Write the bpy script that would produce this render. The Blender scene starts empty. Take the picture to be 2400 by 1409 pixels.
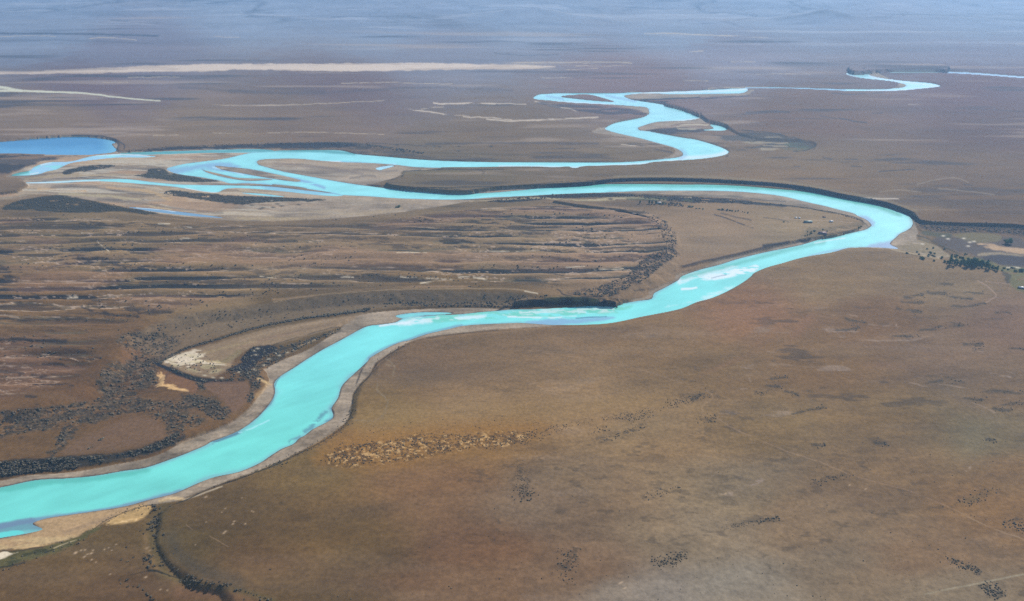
import bpy, math, random, time
import numpy as np
T00 = time.time()
rng = np.random.default_rng(7)
random.seed(7)
S = bpy.context.scene
COL = S.collection

# ------------------------------------------------------------------ camera
CAMH = 800.0
F = 1800.0
CX, CY = 1200.0, 704.5
HORIZ = -150.0
TH = math.atan((CY - HORIZ) / F)
ct, st = math.cos(TH), math.sin(TH)

cam_d = bpy.data.cameras.new('camera')
cam = bpy.data.objects.new('camera', cam_d)
COL.objects.link(cam)
cam.location = (0, 0, CAMH)
cam.rotation_euler = (math.pi / 2 - TH, 0, 0)
cam_d.sensor_width = 36.0
cam_d.lens = 36.0 * F / 2400.0
cam_d.clip_start = 1.0
cam_d.clip_end = 400000.0
S.camera = cam


def unproj(px, py, z=0.0):
    """photo pixel -> world x, y on the level z"""
    px = np.asarray(px, float); py = np.asarray(py, float)
    dz = -st * F + (CY - py) * ct
    dy = ct * F + (CY - py) * st
    t = (CAMH - z) / (-dz)
    return (px - CX) * t, dy * t


def proj(x, y, z):
    rz = z - CAMH
    zc = y * ct - rz * st
    v = y * st + rz * ct
    zc = np.maximum(zc, 1.0)
    return CX + F * x / zc, CY - F * v / zc


# ------------------------------------------------------------------ noise
TAB = rng.random((512, 512)).astype(np.float32)


def vnoise(x, y, seed=0):
    x = x + seed * 37.13; y = y + seed * 91.7
    xi = np.floor(x).astype(np.int32); yi = np.floor(y).astype(np.int32)
    fx = (x - xi).astype(np.float32); fy = (y - yi).astype(np.float32)
    fx = fx * fx * fx * (fx * (fx * 6 - 15) + 10); fy = fy * fy * fy * (fy * (fy * 6 - 15) + 10)
    x0 = xi & 511; x1 = (xi + 1) & 511; y0 = yi & 511; y1 = (yi + 1) & 511
    a = TAB[x0, y0]; b = TAB[x1, y0]; c = TAB[x0, y1]; d = TAB[x1, y1]
    return (a + (b - a) * fx) * (1 - fy) + (c + (d - c) * fx) * fy


def fbm(x, y, L, octs=4, seed=0, gain=0.5, ax=1.0, rot=True):
    """about -1..1; L = longest wavelength in metres, ax = stretch along x"""
    out = 0; amp = 1.0; tot = 0
    X = x / (L * ax); Y = y / L
    for o in range(octs):
        out = out + amp * (vnoise(X, Y, seed + o * 3) * 2 - 1)
        tot += amp * amp
        amp *= gain
        if rot and ax == 1.0:
            X, Y = (X * 1.6 - Y * 1.2), (X * 1.2 + Y * 1.6)
        else:
            X, Y = X * 2.03 + 11.3, Y * 2.03 + 5.7
    return out / math.sqrt(tot) * 1.15


def sstep(a, b, x):
    t = np.clip((x - a) / (b - a), 0, 1)
    return t * t * (3 - 2 * t)


def lin(c):
    c = np.asarray(c, float) / 255.0
    return np.where(c < 0.04045, c / 12.92, ((c + 0.055) / 1.055) ** 2.4)


# ------------------------------------------------------------------ the fan-shaped ground grid
SX, SY = 2.0, 1.6
X0, X1 = -320.0, 2720.0
Y0, Y1 = -94.0, 1506.0
cols = np.arange(X0, X1 + 0.1, SX)
rows = np.concatenate([np.arange(Y0, 400, SY), np.arange(400.4, 560, 0.8), np.arange(560.4, Y1 + 0.1, SY)])
Y1 = float(rows[-1])
NX, NY = len(cols), len(rows)
GX, GY = np.meshgrid(cols, rows)          # level-ground pixel coordinates
WX, WY = unproj(GX, GY)                   # world
PXM = (GY - HORIZ) * ct / CAMH                # photo pixels per metre across
PYM = ct * ct * (GY - HORIZ) ** 2 / (CAMH * F)
FOOT = 1.0 / np.maximum(PYM, 1e-6)        # metres per photo pixel along the view


def parse(s):
    return [tuple(float(v) for v in p.split(',')) for p in s.split()]


def smooth(pts, closed=True, n=3):
    P = np.array(pts, float); m = len(P); out = []
    rngi = range(m if closed else m - 1)
    for i in rngi:
        if closed:
            p0, p1, p2, p3 = P[(i - 1) % m], P[i], P[(i + 1) % m], P[(i + 2) % m]
        else:
            p0, p1, p2, p3 = P[max(i - 1, 0)], P[i], P[i + 1], P[min(i + 2, m - 1)]
        for k in range(n):
            t = k / n
            out.append(0.5 * ((2 * p1) + (p2 - p0) * t + (2 * p0 - 5 * p1 + 4 * p2 - p3) * t * t + (3 * p1 - p0 - 3 * p2 + p3) * t ** 3))
    if not closed:
        out.append(P[-1])
    return np.array(out)


def sl(xa, xb, ya, yb):
    i0 = max(0, int(np.searchsorted(rows, ya)) - 1); i1 = min(NY, int(np.searchsorted(rows, yb)) + 2)
    j0 = max(0, int((xa - X0) / SX)); j1 = min(NX, int((xb - X0) / SX) + 2)
    return slice(i0, max(i0, i1)), slice(j0, max(j0, j1))


def inside(P, X, Y):
    ins = np.zeros(X.shape, bool)
    n = len(P)
    for i in range(n):
        xa, ya = P[i]; xb, yb = P[(i + 1) % n]
        if ya == yb:
            continue
        c = ((ya > Y) != (yb > Y))
        if not c.any():
            continue
        c &= X < (xb - xa) * (Y - ya) / (yb - ya) + xa
        ins ^= c
    return ins


def segdist(X, Y, ax, ay, bx, by):
    dx, dy = bx - ax, by - ay
    q = dx * dx + dy * dy + 1e-9
    t = np.clip(((X - ax) * dx + (Y - ay) * dy) / q, 0, 1)
    return np.hypot(X - ax - t * dx, Y - ay - t * dy)


def sdist(pts, z=0.0, reach=60.0, sm=3):
    """signed distance in metres (negative inside) of every grid point to an outline traced at level z"""
    P = smooth(pts, True, sm) if sm else np.array(pts, float)
    wx, wy = unproj(P[:, 0], P[:, 1], z)
    qx, qy = proj(wx, wy, 0.0)
    D = np.full(GX.shape, reach, np.float32)
    n = len(P)
    for i in range(n):
        j = (i + 1) % n
        ya, yb = min(qy[i], qy[j]), max(qy[i], qy[j])
        s = (yb - HORIZ) / (CAMH / ct)
        mx = reach * s * 1.15 + 4
        my = reach * s * (yb - HORIZ) * ct * ct / F * 1.25 + 4
        a, b = sl(min(qx[i], qx[j]) - mx, max(qx[i], qx[j]) + mx, ya - my, yb + my)
        if a.stop <= a.start or b.stop <= b.start:
            continue
        D[a, b] = np.minimum(D[a, b], segdist(WX[a, b], WY[a, b], wx[i], wy[i], wx[j], wy[j]))
    a, b = sl(qx.min() - 3, qx.max() + 3, qy.min() - 3, qy.max() + 3)
    ins = inside(np.stack([qx, qy], 1), GX[a, b], GY[a, b])
    D[a, b] = np.where(ins, -D[a, b], D[a, b])
    return D


# ------------------------------------------------------------------ traced outlines (photo pixels)
RIV = parse("""-330,1200 -150,1166 0,1143 60,1130 100,1124 150,1122 220,1116 290,1104 340,1097 400,1077 440,1062 480,1045 495,1036
520,1027 560,1010 595,986 618,964 638,938 645,918 643,900 655,884 690,862 720,842 760,818 800,797 845,772 866,764 893,761 927,756 943,748 973,743
1033,739 1080,737 1127,732 1165,729 1200,726 1257,725 1317,722 1383,718 1427,715 1467,710 1500,705 1527,701 1533,688 1552,678 1567,670 1590,657 1600,647 1643,632
1683,622 1727,608 1787,593 1867,577 1900,568 1933,558 1967,552 2000,545 2027,539 2040,532 2043,528 2037,520 2027,513 2010,506 2000,500 1967,492 1933,483 1883,472 1833,460
1767,452 1700,448 1600,447 1500,448 1400,452 1300,456 1233,460 1150,463 1100,467 1033,468 933,465 860,460 800,457 767,450 740,446 700,440 640,434 583,430 540,430 517,424
467,415 417,408 397,401 391,396 400,392 425,386 450,382 500,376 533,371 580,360 617,356 667,353 740,352 800,353 833,361 900,367 967,373 1033,377 1133,380 1300,381 1433,381 1500,378
1567,372 1590,369 1601,364 1597,355 1577,345 1533,333 1500,324 1450,313 1425,306 1418,302 1422,298 1443,288 1483,280 1510,274 1521,267 1521,260 1516,252
1490,249 1433,245 1350,242 1300,237 1262,234 1250,230 1258,224 1270,221 1313,219 1380,219 1425,219 1500,217 1600,214 1660,211 1740,207 1752,209 1750,214 1730,219
1650,220 1600,221 1520,219 1480,221 1462,225 1480,234 1505,238 1550,245 1600,258 1622,266 1641,273 1637,278 1600,283 1560,284 1533,287 1503,296 1495,300
1500,306 1525,309 1567,317 1600,323 1633,328 1680,342 1703,352 1707,358 1693,365 1650,372 1600,376 1533,380 1507,385 1470,387 1433,388 1367,390 1352,394 1343,394 1333,391
1300,392 1233,391 1100,392 1017,393 967,391 933,387 867,382 800,380 743,376 700,372 645,372 612,374 602,379 606,386 617,390 667,403 733,415 800,427 860,436 917,443 967,448
1033,451 1083,454 1150,452 1200,448 1250,443 1283,438 1333,434 1433,432 1533,432 1600,433 1650,433 1733,436 1817,443 1883,449 1933,457 1983,467 2033,476 2067,485 2100,495 2127,505
2138,517 2137,530 2125,540 2110,547 2100,556 2085,572 2105,583 2060,580 2003,580 1983,582 1947,592 1883,603 1833,617 1797,627 1767,640 1760,648 1740,663 1710,680 1670,698 1633,708
1600,722 1563,731 1500,743 1450,754 1400,760 1310,762 1267,760 1217,757 1133,760 1083,764 1053,771 1000,783 960,797 935,803 900,819 868,838 861,847 833,873 810,894 799,909 793,930
786,942 777,957 781,976 770,987 733,1006 715,1020 700,1028 687,1041 660,1052 633,1069 607,1086 560,1106 507,1117 467,1131 427,1149 400,1159 347,1172 300,1185 250,1194
167,1206 113,1214 80,1224 78,1230 92,1236 98,1242 50,1253 0,1261 -150,1290 -330,1330""")
RIVFAR = parse("""2740,212 2560,197 2400,184 2267,174 2167,170.5 2067,171 2040,173.5 2045,179 2083,186 2133,191 2180,195 2204,202 2180,206 2150,209 2100,213 2000,214 1933,211 1860,208 1750,207
1750,205 1860,205.5 1933,208 2033,210 2100,207.5 2122,203 2119,197 2083,190 2033,185 2000,180 1983,174 1988,171 2020,168.5 2133,167 2213,168 2290,171 2400,179.5 2560,190 2740,204""")
CH_A = parse("287,358 340,356.5 400,355 533,351 620,350.5 640,356 560,358 500,358 400,361 330,363 287,362")
CH_B = parse("""27,412 45,405 63,402 72,399 80,392 100,384 125,380 167,379 200,370 233,364 287,361 330,364 367,367 333,369 280,369 233,373 200,377 167,382 145,391 133,397 110,402 92,408 70,411""")
CH_C = parse("60,428 133,425 190,422 243,420 300,420 367,428 433,433 567,435 640,438 720,447 800,456 790,460 740,457 667,449 583,442 533,442 510,451 483,450 440,443 400,437 333,431.5 233,425 133,429 60,430")
CH_D = parse("300,486 330,487 367,490 433,498 520,510 500,510 433,505 367,497 317,490")
CH_E = parse("567,452 620,455 667,461 640,461 590,456")
CH_F = parse("880,395 900,390 925,388 915,392 900,396 890,399")
CH_G = parse("1663,292 1687,295 1705,302 1690,307 1643,305 1673,302")
CH_H = parse("927,741 955,735 1000,732 1060,733.5 1040,737 990,740 950,747")
LAKE = parse("-330,345 -150,338 0,333 67,327 120,323 167,321 207,322 250,327 272,333 262,338 268,346 273,352 264,357 240,360 200,363 100,362 0,360 -150,362 -330,368")
BARS = [parse(s) for s in [
    "503,389 515,389 533,391 583,396 640,407 703,422 690,426 633,418 570,407 520,398",
    "473,396 482,400 530,411 560,417 640,420 600,424 560,422 510,412 482,403",
    "1313,227 1340,223 1383,222.5 1417,231 1440,239 1400,237 1350,232",
    "640,432 700,438 720,443 690,443 650,437",
]]
# low gravel and sand flats next to the water
FLATS = [parse(s) for s in [
    # left bank strip, foreground
    """-330,1180 -100,1140 0,1128 67,1115 133,1111 200,1103 267,1090 333,1078 383,1062 433,1035 470,1018 490,1000 533,983 567,963 593,933 613,912 603,890 615,870 667,843 717,823
    767,793 795,775 815,752 835,741 900,731 1000,725 1100,723 1200,725 1250,730 1100,745 950,765 880,775 830,800 740,850 670,890 660,920 640,970 560,1020 450,1070 300,1115 100,1135 0,1150 -330,1220""",
    # right bank strip, foreground
    """-330,1350 -100,1305 0,1290 67,1284 133,1273 173,1264 213,1246 267,1213 327,1189 360,1184 413,1176 433,1169 493,1146 533,1129 600,1106 650,1086 700,1061 750,1036 800,1002 817,982 825,959 828,946 827,927 843,903
    867,877 877,857 900,837 933,817 960,803 1007,790 1083,781 1167,773 1257,768 1310,762 1250,750 1100,755 950,790 850,840 780,930 760,980 700,1020 600,1080 400,1150 200,1195 60,1215 60,1240 0,1255 -330,1320""",
    # braided plain on the left
    """15,415 45,400 80,385 120,372 195,364 275,357 360,355 500,350 640,350 840,362 930,386 1030,393 1000,399 945,402 938,412 915,421 880,430 862,435 800,440 900,445 1000,450 1100,446 1200,450 1230,458 1130,468 1060,480 960,496 860,507
    760,515 650,519 560,519 480,513 380,503 300,488 240,478 180,468 120,458 70,458 0,474 -100,486 -330,500 -330,485 -120,468 0,455 50,442 66,436 60,430 45,418""",
    """1033,451 1060,446 1150,441 1230,439 1283,436 1283,442 1200,452 1100,457""",
    # inner bank of the right-hand bend
    """1390,452 1450,454 1540,456 1620,460 1700,465 1780,471 1830,479 1900,488 1960,500 2008,512 2024,524 2015,536 1990,544 1940,556 1900,563 1890,570 1960,562 2030,545 2050,528 2030,508 1980,490 1900,470 1780,448 1600,442 1450,446""",
    """1427,713 1467,705 1505,700 1522,690 1520,682 1550,670 1580,657 1587,644 1640,630 1670,617 1720,601 1790,587 1860,572 1900,563 1940,556 1930,566 1800,598 1660,640 1560,680 1520,706 1440,722""",
    # gravel fan at the right
    """2130,500 2142,510 2146,530 2152,545 2147,558 2155,566 2190,576 2210,590 2225,603 2180,603 2140,592 2105,586 2060,583 2003,581 1960,590 1990,574 2060,570 2110,540""",
    # upper loops
    """1380,309 1400,302 1425,299 1450,310 1530,328 1590,345 1608,362 1590,374 1500,382 1400,384 1460,380 1530,375 1572,366 1583,353 1560,342 1490,326 1430,318""",
    """1480,300 1500,290 1540,283 1600,278 1640,271 1660,283 1655,289 1600,289 1560,298 1520,307 1560,316 1500,312""",
    """1455,223 1480,216 1600,219 1755,210 1760,217 1740,224 1600,230 1520,234 1490,236""",
    """1516,249 1528,262 1519,270 1500,260 1470,254 1430,247 1380,242 1300,238 1300,234""",
    """270,326 285,330 293,336 290,350 270,358 240,362 150,366 100,366 150,358 250,355 262,345""",
    "2040,171 2060,173 2083,184 2110,190 2060,186 2035,178",
    "2085,208 2125,205 2126,200 2110,194 2100,205",
]]
# raised ground: outline of the top edge, height, width of its scarp
PLATS = [
    # terrace with the long scarp in the middle left
    (parse("""-330,1010 -100,985 0,962 90,940 170,905 225,870 262,815 285,785 330,765 400,742 480,726 600,710 700,694 800,683 900,678 1050,676 1180,678 1260,686 1330,692 1400,690 1480,660 1545,620 1560,590
    1560,545 1500,510 1350,490 1200,487 1000,500 800,520 560,528 350,510 150,495 -330,520"""), 20.0, 66.0, 5),
    # black cliff above the rapids
    (parse("""1180,718 1205,711 1240,703.5 1290,701 1340,700.5 1385,703 1425,707 1438,711 1446,712 1440,704 1400,694 1330,692 1260,694 1210,704"""), 15.0, 4, 0.5),
    # plain north-east of the big bend
    (parse("""1085,446 1150,438 1200,434 1283,430 1367,426 1433,419 1500,416.5 1600,417 1733,423 1867,434 1983,456 2067,471 2117,487 2143,498 2151,508 2166,517 2233,521 2300,522 2367,524 2420,530 2560,545 2800,560
    2800,260 2560,215 2400,188 2267,178 2215,203 2150,213 2030,216 1900,212 1760,222 1700,230 1560,238 1600,252 1646,270 1662,281 1700,290 1730,310 1790,325 1900,330 1912,345 1880,362 1760,368 1712,360 1700,370
    1640,378 1600,380 1540,384 1507,389 1470,390.5 1433,391 1367,394 1347,398 1333,395 1233,395 1100,396 1040,396 960,402 948,405 943,414 925,421 905,428 940,436 1000,441"""), 14.0, 10.0, 1.5),
    # far bank north of the braided plain
    (parse("""285,352 340,349 400,344 500,340 640,336 760,335 850,342 950,352 1100,358 1300,361 1450,358 1540,350 1500,335 1440,322 1380,312 1400,295 1440,282 1500,270 1440,262 1260,242 1150,240 900,250 500,290 200,305 -330,310 -330,330 0,325 170,316 250,320 285,333"""), 7.0, 30.0, 3),
    # isolated black bluff in the far distance
    (parse("2005,167 2050,163.5 2110,160.5 2210,161.5 2215,164 2210,150 2020,150 1990,158"), 22.0, 12.0, 1),
    # bench between the inner bend and the terrace
    (parse("""1600,622 1627,617 1667,608 1727,594 1790,580 1833,570 1890,557 1950,550 2000,536 2015,526 2000,514 1940,502 1830,484 1700,470 1560,462 1440,462 1300,470 1500,500 1580,560 1570,620"""), 8.0, 10.0, 2),
    # bench behind the left foreground bank
    (parse("""-330,1110 0,1078 130,1070 250,1058 330,1045 395,1022 440,1008 520,980 560,950 590,915 606,885 600,868 560,862 450,850 400,880 330,930 0,990 -330,1010"""), 9.0, 32.0, 3),
    # dark hill on the left edge
    (parse("""-330,470 -100,465 20,462 60,455 100,458 180,465 240,475 300,487 340,495 300,505 150,500 -330,510"""), 14.0, 26.0, 3),
    (parse("""-330,418 -100,418 10,421 40,421 60,431 45,440 0,450 -330,470"""), 10.0, 14.0, 2),
    # bluff south of the creek mouth, foreground left
    (parse("""-330,1440 -100,1370 0,1333 60,1318 140,1296 200,1266 240,1240 330,1235 345,1300 330,1409 -330,1480"""), 8.0, 40.0, 3),
    (parse("""392,1200 430,1180 500,1152 600,1113 660,1090 740,1055 805,1010 835,975 838,945 850,910 880,875 910,845 950,815 1000,799 1100,786 1230,774 1310,768 1400,767 1450,762 1500,751 1563,738 1600,730 1635,716 1670,705
    1710,687 1742,669 1768,650 1800,633 1835,622 1885,608 1950,597 1985,588 2050,588 2100,593 2150,603 2200,607 2250,622 2345,634 2400,640 2900,600 2900,1800 700,1800 560,1409 480,1360 400,1310 378,1250"""), 10.0, 22.0, 3),
]
LEVELS = dict(land=3.5)

print('outlines', round(time.time() - T00, 1))
WARP = fbm(WX, WY, 30.0, 3, 5)
WARP2 = fbm(WX, WY, 90.0, 4, 11)
dW = sdist(RIV, reach=70)
for c in (RIVFAR, CH_A, CH_B, CH_C, CH_D, CH_E, CH_F, CH_G, CH_H):
    dW = np.minimum(dW, sdist(c, reach=70))
for b in BARS:
    dW = np.maximum(dW, -sdist(b, reach=40))
dL = sdist(LAKE, reach=70)
dWL = np.minimum(dW, dL)
dF = np.full(GX.shape, 70, np.float32)
for f in FLATS:
    dF = np.minimum(dF, sdist(f, reach=60))
dU = np.minimum(dWL, dF + WARP * 3.5 + fbm(WX, WY, 110, 2, 15) * 3.0)
print('distances', round(time.time() - T00, 1))

# height of the ground
roll = fbm(WX, WY, 900.0, 4, 21) * 3.2 + fbm(WX, WY, 130.0, 3, 29) * 0.9
Hn = sstep(0, 9, dU) * LEVELS['land'] + sstep(0, 60, dU) * (1.0 + roll)
CLIFF_SHADE = np.zeros(GX.shape, np.float32)  # mask of the cliff faces that get painted shade
for ip, (pts, hh, w, nz) in enumerate(PLATS):
    d = sdist(pts, z=hh, reach=max(60, w * 2.2))
    d = d + WARP * nz * 0.6
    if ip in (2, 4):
        shd = sstep(-1.0, 1.5, d) * sstep(w + 2.5, w - 1.5, d)
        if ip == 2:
            shd = shd * sstep(1262, 1320, GX) * (GY > 405) * (1 - 0.85 * sstep(2148, 2172, GX))
        CLIFF_SHADE = np.maximum(CLIFF_SHADE, shd * 0.95)
    Hn = np.maximum(Hn, hh * (1 - sstep(0, w, d)) + roll * 0.8 * sstep(0, -50, d))
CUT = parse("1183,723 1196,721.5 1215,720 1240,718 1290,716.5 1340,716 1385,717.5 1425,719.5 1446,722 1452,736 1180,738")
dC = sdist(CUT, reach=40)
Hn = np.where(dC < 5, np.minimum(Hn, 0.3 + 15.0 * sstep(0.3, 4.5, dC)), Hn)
shd = sstep(-3, 0.5, dC) * sstep(6.5, 4.0, dC)
CLIFF_SHADE = np.maximum(CLIFF_SHADE, shd)
flat_h = 0.35 + np.minimum(np.maximum(dWL, 0) * 0.035, 1.1) + (WARP2 * 0.35) * sstep(0, 12, dWL)
isflat = (dF < 0) & (dWL > 0)
Hn = np.where(isflat & (Hn < 4), np.maximum(flat_h, Hn * sstep(-3, 3, dU)), Hn)
bank = 1 - sstep(0, 3.0, dWL)
keep = Hn > 6.0
Hn = np.where(dWL < 0, np.where(keep, Hn, np.maximum(-2.5, dWL * 0.25)), Hn * sstep(-0.2, 4, dWL) + 0.06)
Hn = np.where((dWL >= 0) & (Hn < 0.1), 0.1 + 0.02 * dWL, Hn)

# dune-like ridges of the middle terrace
RZ = parse("""-330,520 0,505 200,506 500,520 700,523 900,512 1050,490 1150,478 1300,472 1450,475 1540,490 1575,530 1590,575 1560,620 1500,650 1430,670 1300,676 1100,670 900,672 700,688 560,705 400,735 300,765
260,800 230,860 150,905 0,945 -330,1000""")
dR = sdist(RZ, z=20.0, reach=60)
rz = sstep(0, -45, dR)
wy_ = WY + fbm(WX, WY, 160, 3, 40) * 16
wx_ = WX + fbm(WX, WY, 300, 2, 47) * 60
RN = fbm(wx_, wy_, 42.0, 4, 41, gain=0.55, ax=8.0)
RN2 = fbm(wx_, wy_, 19.0, 4, 43, gain=0.62, ax=6.0)
RSn = np.sin(2 * math.pi * (WY + fbm(WX, WY, 520, 3, 71, 0.45, 2.6) * 40 + fbm(WX, WY, 120, 3, 72, 0.5, 4.5) * 9) / (58.0 + 0 * WY))
RS = RSn * 0.62 + RN * 0.66 + 0.14 * RN2
Hn += rz * (RS * 3.4 + RN2 * 0.8)

# the far country: low streaky relief, then hills
far = sstep(4200, 9000, WY)
hill = sstep(8200, 16000, WY)
hmask = fbm(WX, WY, 5200.0, 5, 51)
rid = 1 - np.abs(fbm(WX, WY, 2600.0, 6, 57, gain=0.55)) * 1.5
rid2 = 1 - np.abs(fbm(WX, WY, 700.0, 5, 61, gain=0.55)) * 1.4
Hn += far * (fbm(WX, WY, 900.0, 4, 63) * 9 + fbm(WX, WY, 260.0, 4, 65) * 3.0)
Hn += hill * (150 + hmask * 60 + rid * 90 + rid2 * 55) + sstep(11500, 26000, WY) * 430


def bump_at(px, py, r, h):
    global Hn
    x, y = unproj(px, py)
    d = np.hypot(WX - x, (WY - y) * 1.0) / r
    Hn = Hn + h * np.maximum(0, 1 - d) ** 1.4 * (1 + 0.35 * rid2)


bump_at(1940, 48, 620, 95)
bump_at(1250, 40, 900, 70)
print('heights', round(time.time() - T00, 1))

PX, PY = proj(WX, WY, Hn)      # where every surface point is seen in the photograph


def surf(px, py):
    """world point of the ground seen at a photo pixel"""
    px = np.atleast_1d(np.asarray(px, float)); py = np.atleast_1d(np.asarray(py, float))
    z = np.zeros(px.shape)
    for _ in range(6):
        x, y = unproj(px, py, z)
        qx, qy = proj(x, y, 0.0)
        z = 0.5 * z + 0.5 * hgt_q(qx, qy)
    x, y = unproj(px, py, z)
    qx, qy = proj(x, y, 0.0)
    return x, y, hgt_q(qx, qy)


def hgt_q(qx, qy):
    u = np.clip((qx - X0) / SX, 0, NX - 1.001); v = np.clip(np.interp(qy, rows, np.arange(NY)), 0, NY - 1.001)
    i = u.astype(int); j = v.astype(int); fu = u - i; fv = v - j
    return (Hn[j, i] * (1 - fu) + Hn[j, i + 1] * fu) * (1 - fv) + (Hn[j + 1, i] * (1 - fu) + Hn[j + 1, i + 1] * fu) * fv


# ------------------------------------------------------------------ colour of the ground (albedo, linear)
HAZE_DEN = 6.1e-5
HAZE_COL = (0.35, 0.63, 1.0)
GAIN = np.array([0.96, 0.91, 0.83])
LIT = np.array([1.037, 1.095, 1.20])


def alb(c, py=None, px=1200.0):
    """albedo of a surface that shows the colour c (sRGB 0-255) in daylight; py, px = where in the photo it was read (the air in front of it is taken off)"""
    v = lin(c)
    if py is None:
        return np.clip(v * GAIN, 0.012, 0.82)
    dist = CAMH * math.sqrt(F * F + (CY - py) ** 2 + (px - CX) ** 2) / (ct * (py - HORIZ))
    T = math.exp(-HAZE_DEN * dist)
    k = np.interp(py, [330, 600, 900, 1250, 1390], [1, .92, .86, .79, .74])
    A = np.array([np.interp(px, [120, 600, 1200, 1800, 2280], q) for q in ([.193, .219, .267, .313, .340], [.367, .406, .487, .56, .603], [.635, .69, .80, .91, .965])]) * k
    v = (v - A * (1 - T)) / (T * LIT)
    v = np.maximum(v, lin(c) * 0.12)
    v[1] = min(v[1], v[0] * 1.06 + 0.01); v[2] = min(v[2], v[1] * 1.04 + 0.004)
    return np.clip(v, 0.012, 0.55)


KEYS = [(60, 20, 116, 148, 208), (600, 20, 128, 160, 214), (1200, 20, 130, 165, 222), (1800, 20, 138, 172, 226), (2350, 20, 145, 176, 228),
        (100, 70, 125, 140, 195), (900, 70, 135, 150, 198), (1600, 70, 148, 165, 208), (2300, 70, 150, 170, 214),
        (300, 120, 116, 116, 148), (1000, 120, 126, 132, 164), (1700, 120, 136, 138, 170), (2300, 120, 135, 140, 178),
        (200, 200, 100, 96, 118), (800, 200, 106, 100, 118), (1500, 190, 122, 114, 132), (2300, 200, 116, 112, 134),
        (100, 270, 116, 106, 108), (700, 270, 112, 102, 106), (1200, 320, 112, 103, 104), (1900, 270, 114, 106, 112), (2350, 300, 108, 104, 112),
        (500, 315, 118, 106, 104), (1850, 390, 120, 108, 106), (2300, 400, 112, 104, 104), (1100, 410, 110, 102, 98), (2350, 500, 108, 98, 90), (2050, 440, 116, 104, 98), (1500, 405, 112, 103, 101),
        (200, 560, 120, 104, 92), (700, 600, 126, 108, 96), (1200, 580, 130, 112, 101), (1450, 560, 130, 108, 96), (1690, 540, 136, 114, 100), (1550, 640, 130, 106, 92), (1850, 530, 136, 118, 102),
        (100, 700, 114, 95, 80), (500, 690, 124, 104, 89), (1100, 700, 104, 92, 76), (700, 730, 100, 88, 74), (250, 800, 113, 91, 72), (60, 860, 112, 89, 73), (200, 900, 113, 89, 72), (330, 1000, 110, 86, 69), (150, 1060, 112, 89, 70), (500, 930, 112, 88, 70),
        (1000, 850, 116, 98, 82), (1250, 820, 120, 102, 84), (1550, 780, 124, 104, 84), (1750, 730, 136, 106, 88), (1950, 660, 124, 102, 86), (2200, 660, 124, 106, 94), (2380, 760, 122, 106, 100), (2050, 740, 122, 102, 88),
        (1650, 860, 126, 106, 82), (1900, 850, 122, 102, 82), (2250, 830, 120, 106, 96), (2350, 900, 118, 104, 92), (1100, 960, 134, 112, 80), (1400, 960, 138, 114, 80), (900, 980, 128, 108, 78),
        (850, 1040, 138, 104, 56), (1150, 1020, 132, 104, 62), (1500, 1010, 130, 110, 82), (1800, 1000, 126, 110, 86), (2100, 980, 120, 104, 84), (2300, 1010, 112, 104, 86),
        (750, 1090, 124, 98, 64), (1000, 1130, 120, 94, 72), (1350, 1130, 122, 104, 82), (1700, 1150, 126, 112, 90), (2050, 1100, 118, 98, 76), (2350, 1130, 122, 100, 76), (2350, 1200, 130, 102, 72),
        (500, 1200, 106, 84, 66), (600, 1300, 114, 87, 66), (800, 1250, 114, 89, 68), (1100, 1280, 114, 88, 70), (1350, 1330, 118, 96, 76), (1600, 1250, 126, 112, 92), (1900, 1230, 122, 102, 80), (2200, 1300, 122, 100, 78),
        (60, 1390, 110, 84, 60), (300, 1370, 104, 78, 58), (200, 1280, 112, 88, 64), (250, 1330, 116, 88, 66), (700, 1390, 110, 86, 66), (1100, 1390, 116, 95, 77), (1500, 1395, 134, 124, 112), (1750, 1370, 132, 122, 106), (1950, 1340, 122, 106, 86), (2250, 1390, 122, 110, 92),
        (450, 1280, 104, 86, 66), (1300, 1180, 116, 98, 80)]
num = np.zeros(GX.shape + (3,), np.float32); den = np.zeros(GX.shape, np.float32)
KW = 1.0
for (kx, ky, r, g, b) in KEYS:
    yy = [0, 60, 160, 300, 420, 520, 700, 850, 1000]
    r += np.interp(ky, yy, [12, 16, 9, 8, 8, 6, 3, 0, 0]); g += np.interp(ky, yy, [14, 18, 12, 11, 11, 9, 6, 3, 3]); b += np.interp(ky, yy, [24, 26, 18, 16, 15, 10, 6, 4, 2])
    if 500 < ky < 700 and kx > 1400: r += 8; g += 9; b += 13
    if ky > 1080 and kx < 950: r -= 8; g -= 2; b -= 3
    if ky > 1000 and kx > 1250: r += 4; g += 6; b += 9
    if 880 < ky < 1000 and 1000 < kx < 1500: r += 12; g += 8; b += 8
    if kx < 1000 and ky > 500: b += 2
    if 140 < ky < 700: r += 6; g += 5; b -= 2
    if ky > 690 and kx > 900: r += 6; g += 3; b += 5
    if ky > 690: r += 3; g -= 0; b -= 3
    c = alb((r, g, b), ky, kx)
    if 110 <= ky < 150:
        c = c * 0.55 + np.array([0.17, 0.18, 0.22]) * 0.45  # bluish haze tone partly mixed into the ground colour
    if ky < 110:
        c = c * 0.2 + np.array([0.22, 0.26, 0.34]) * 0.8 * (1.0 if ky < 40 else 0.86)  # haze blue painted into the colour of the farthest ground
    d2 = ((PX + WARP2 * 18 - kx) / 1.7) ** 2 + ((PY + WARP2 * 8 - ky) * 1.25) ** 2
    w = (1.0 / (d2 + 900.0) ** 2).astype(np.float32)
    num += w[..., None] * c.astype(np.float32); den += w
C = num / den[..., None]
lum_ = (C * np.array([.3, .5, .2], np.float32)).sum(-1, keepdims=True)
C += (lum_ * np.array([1.12, .99, .80], np.float32) - C) * 0.24
del num, den


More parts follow.
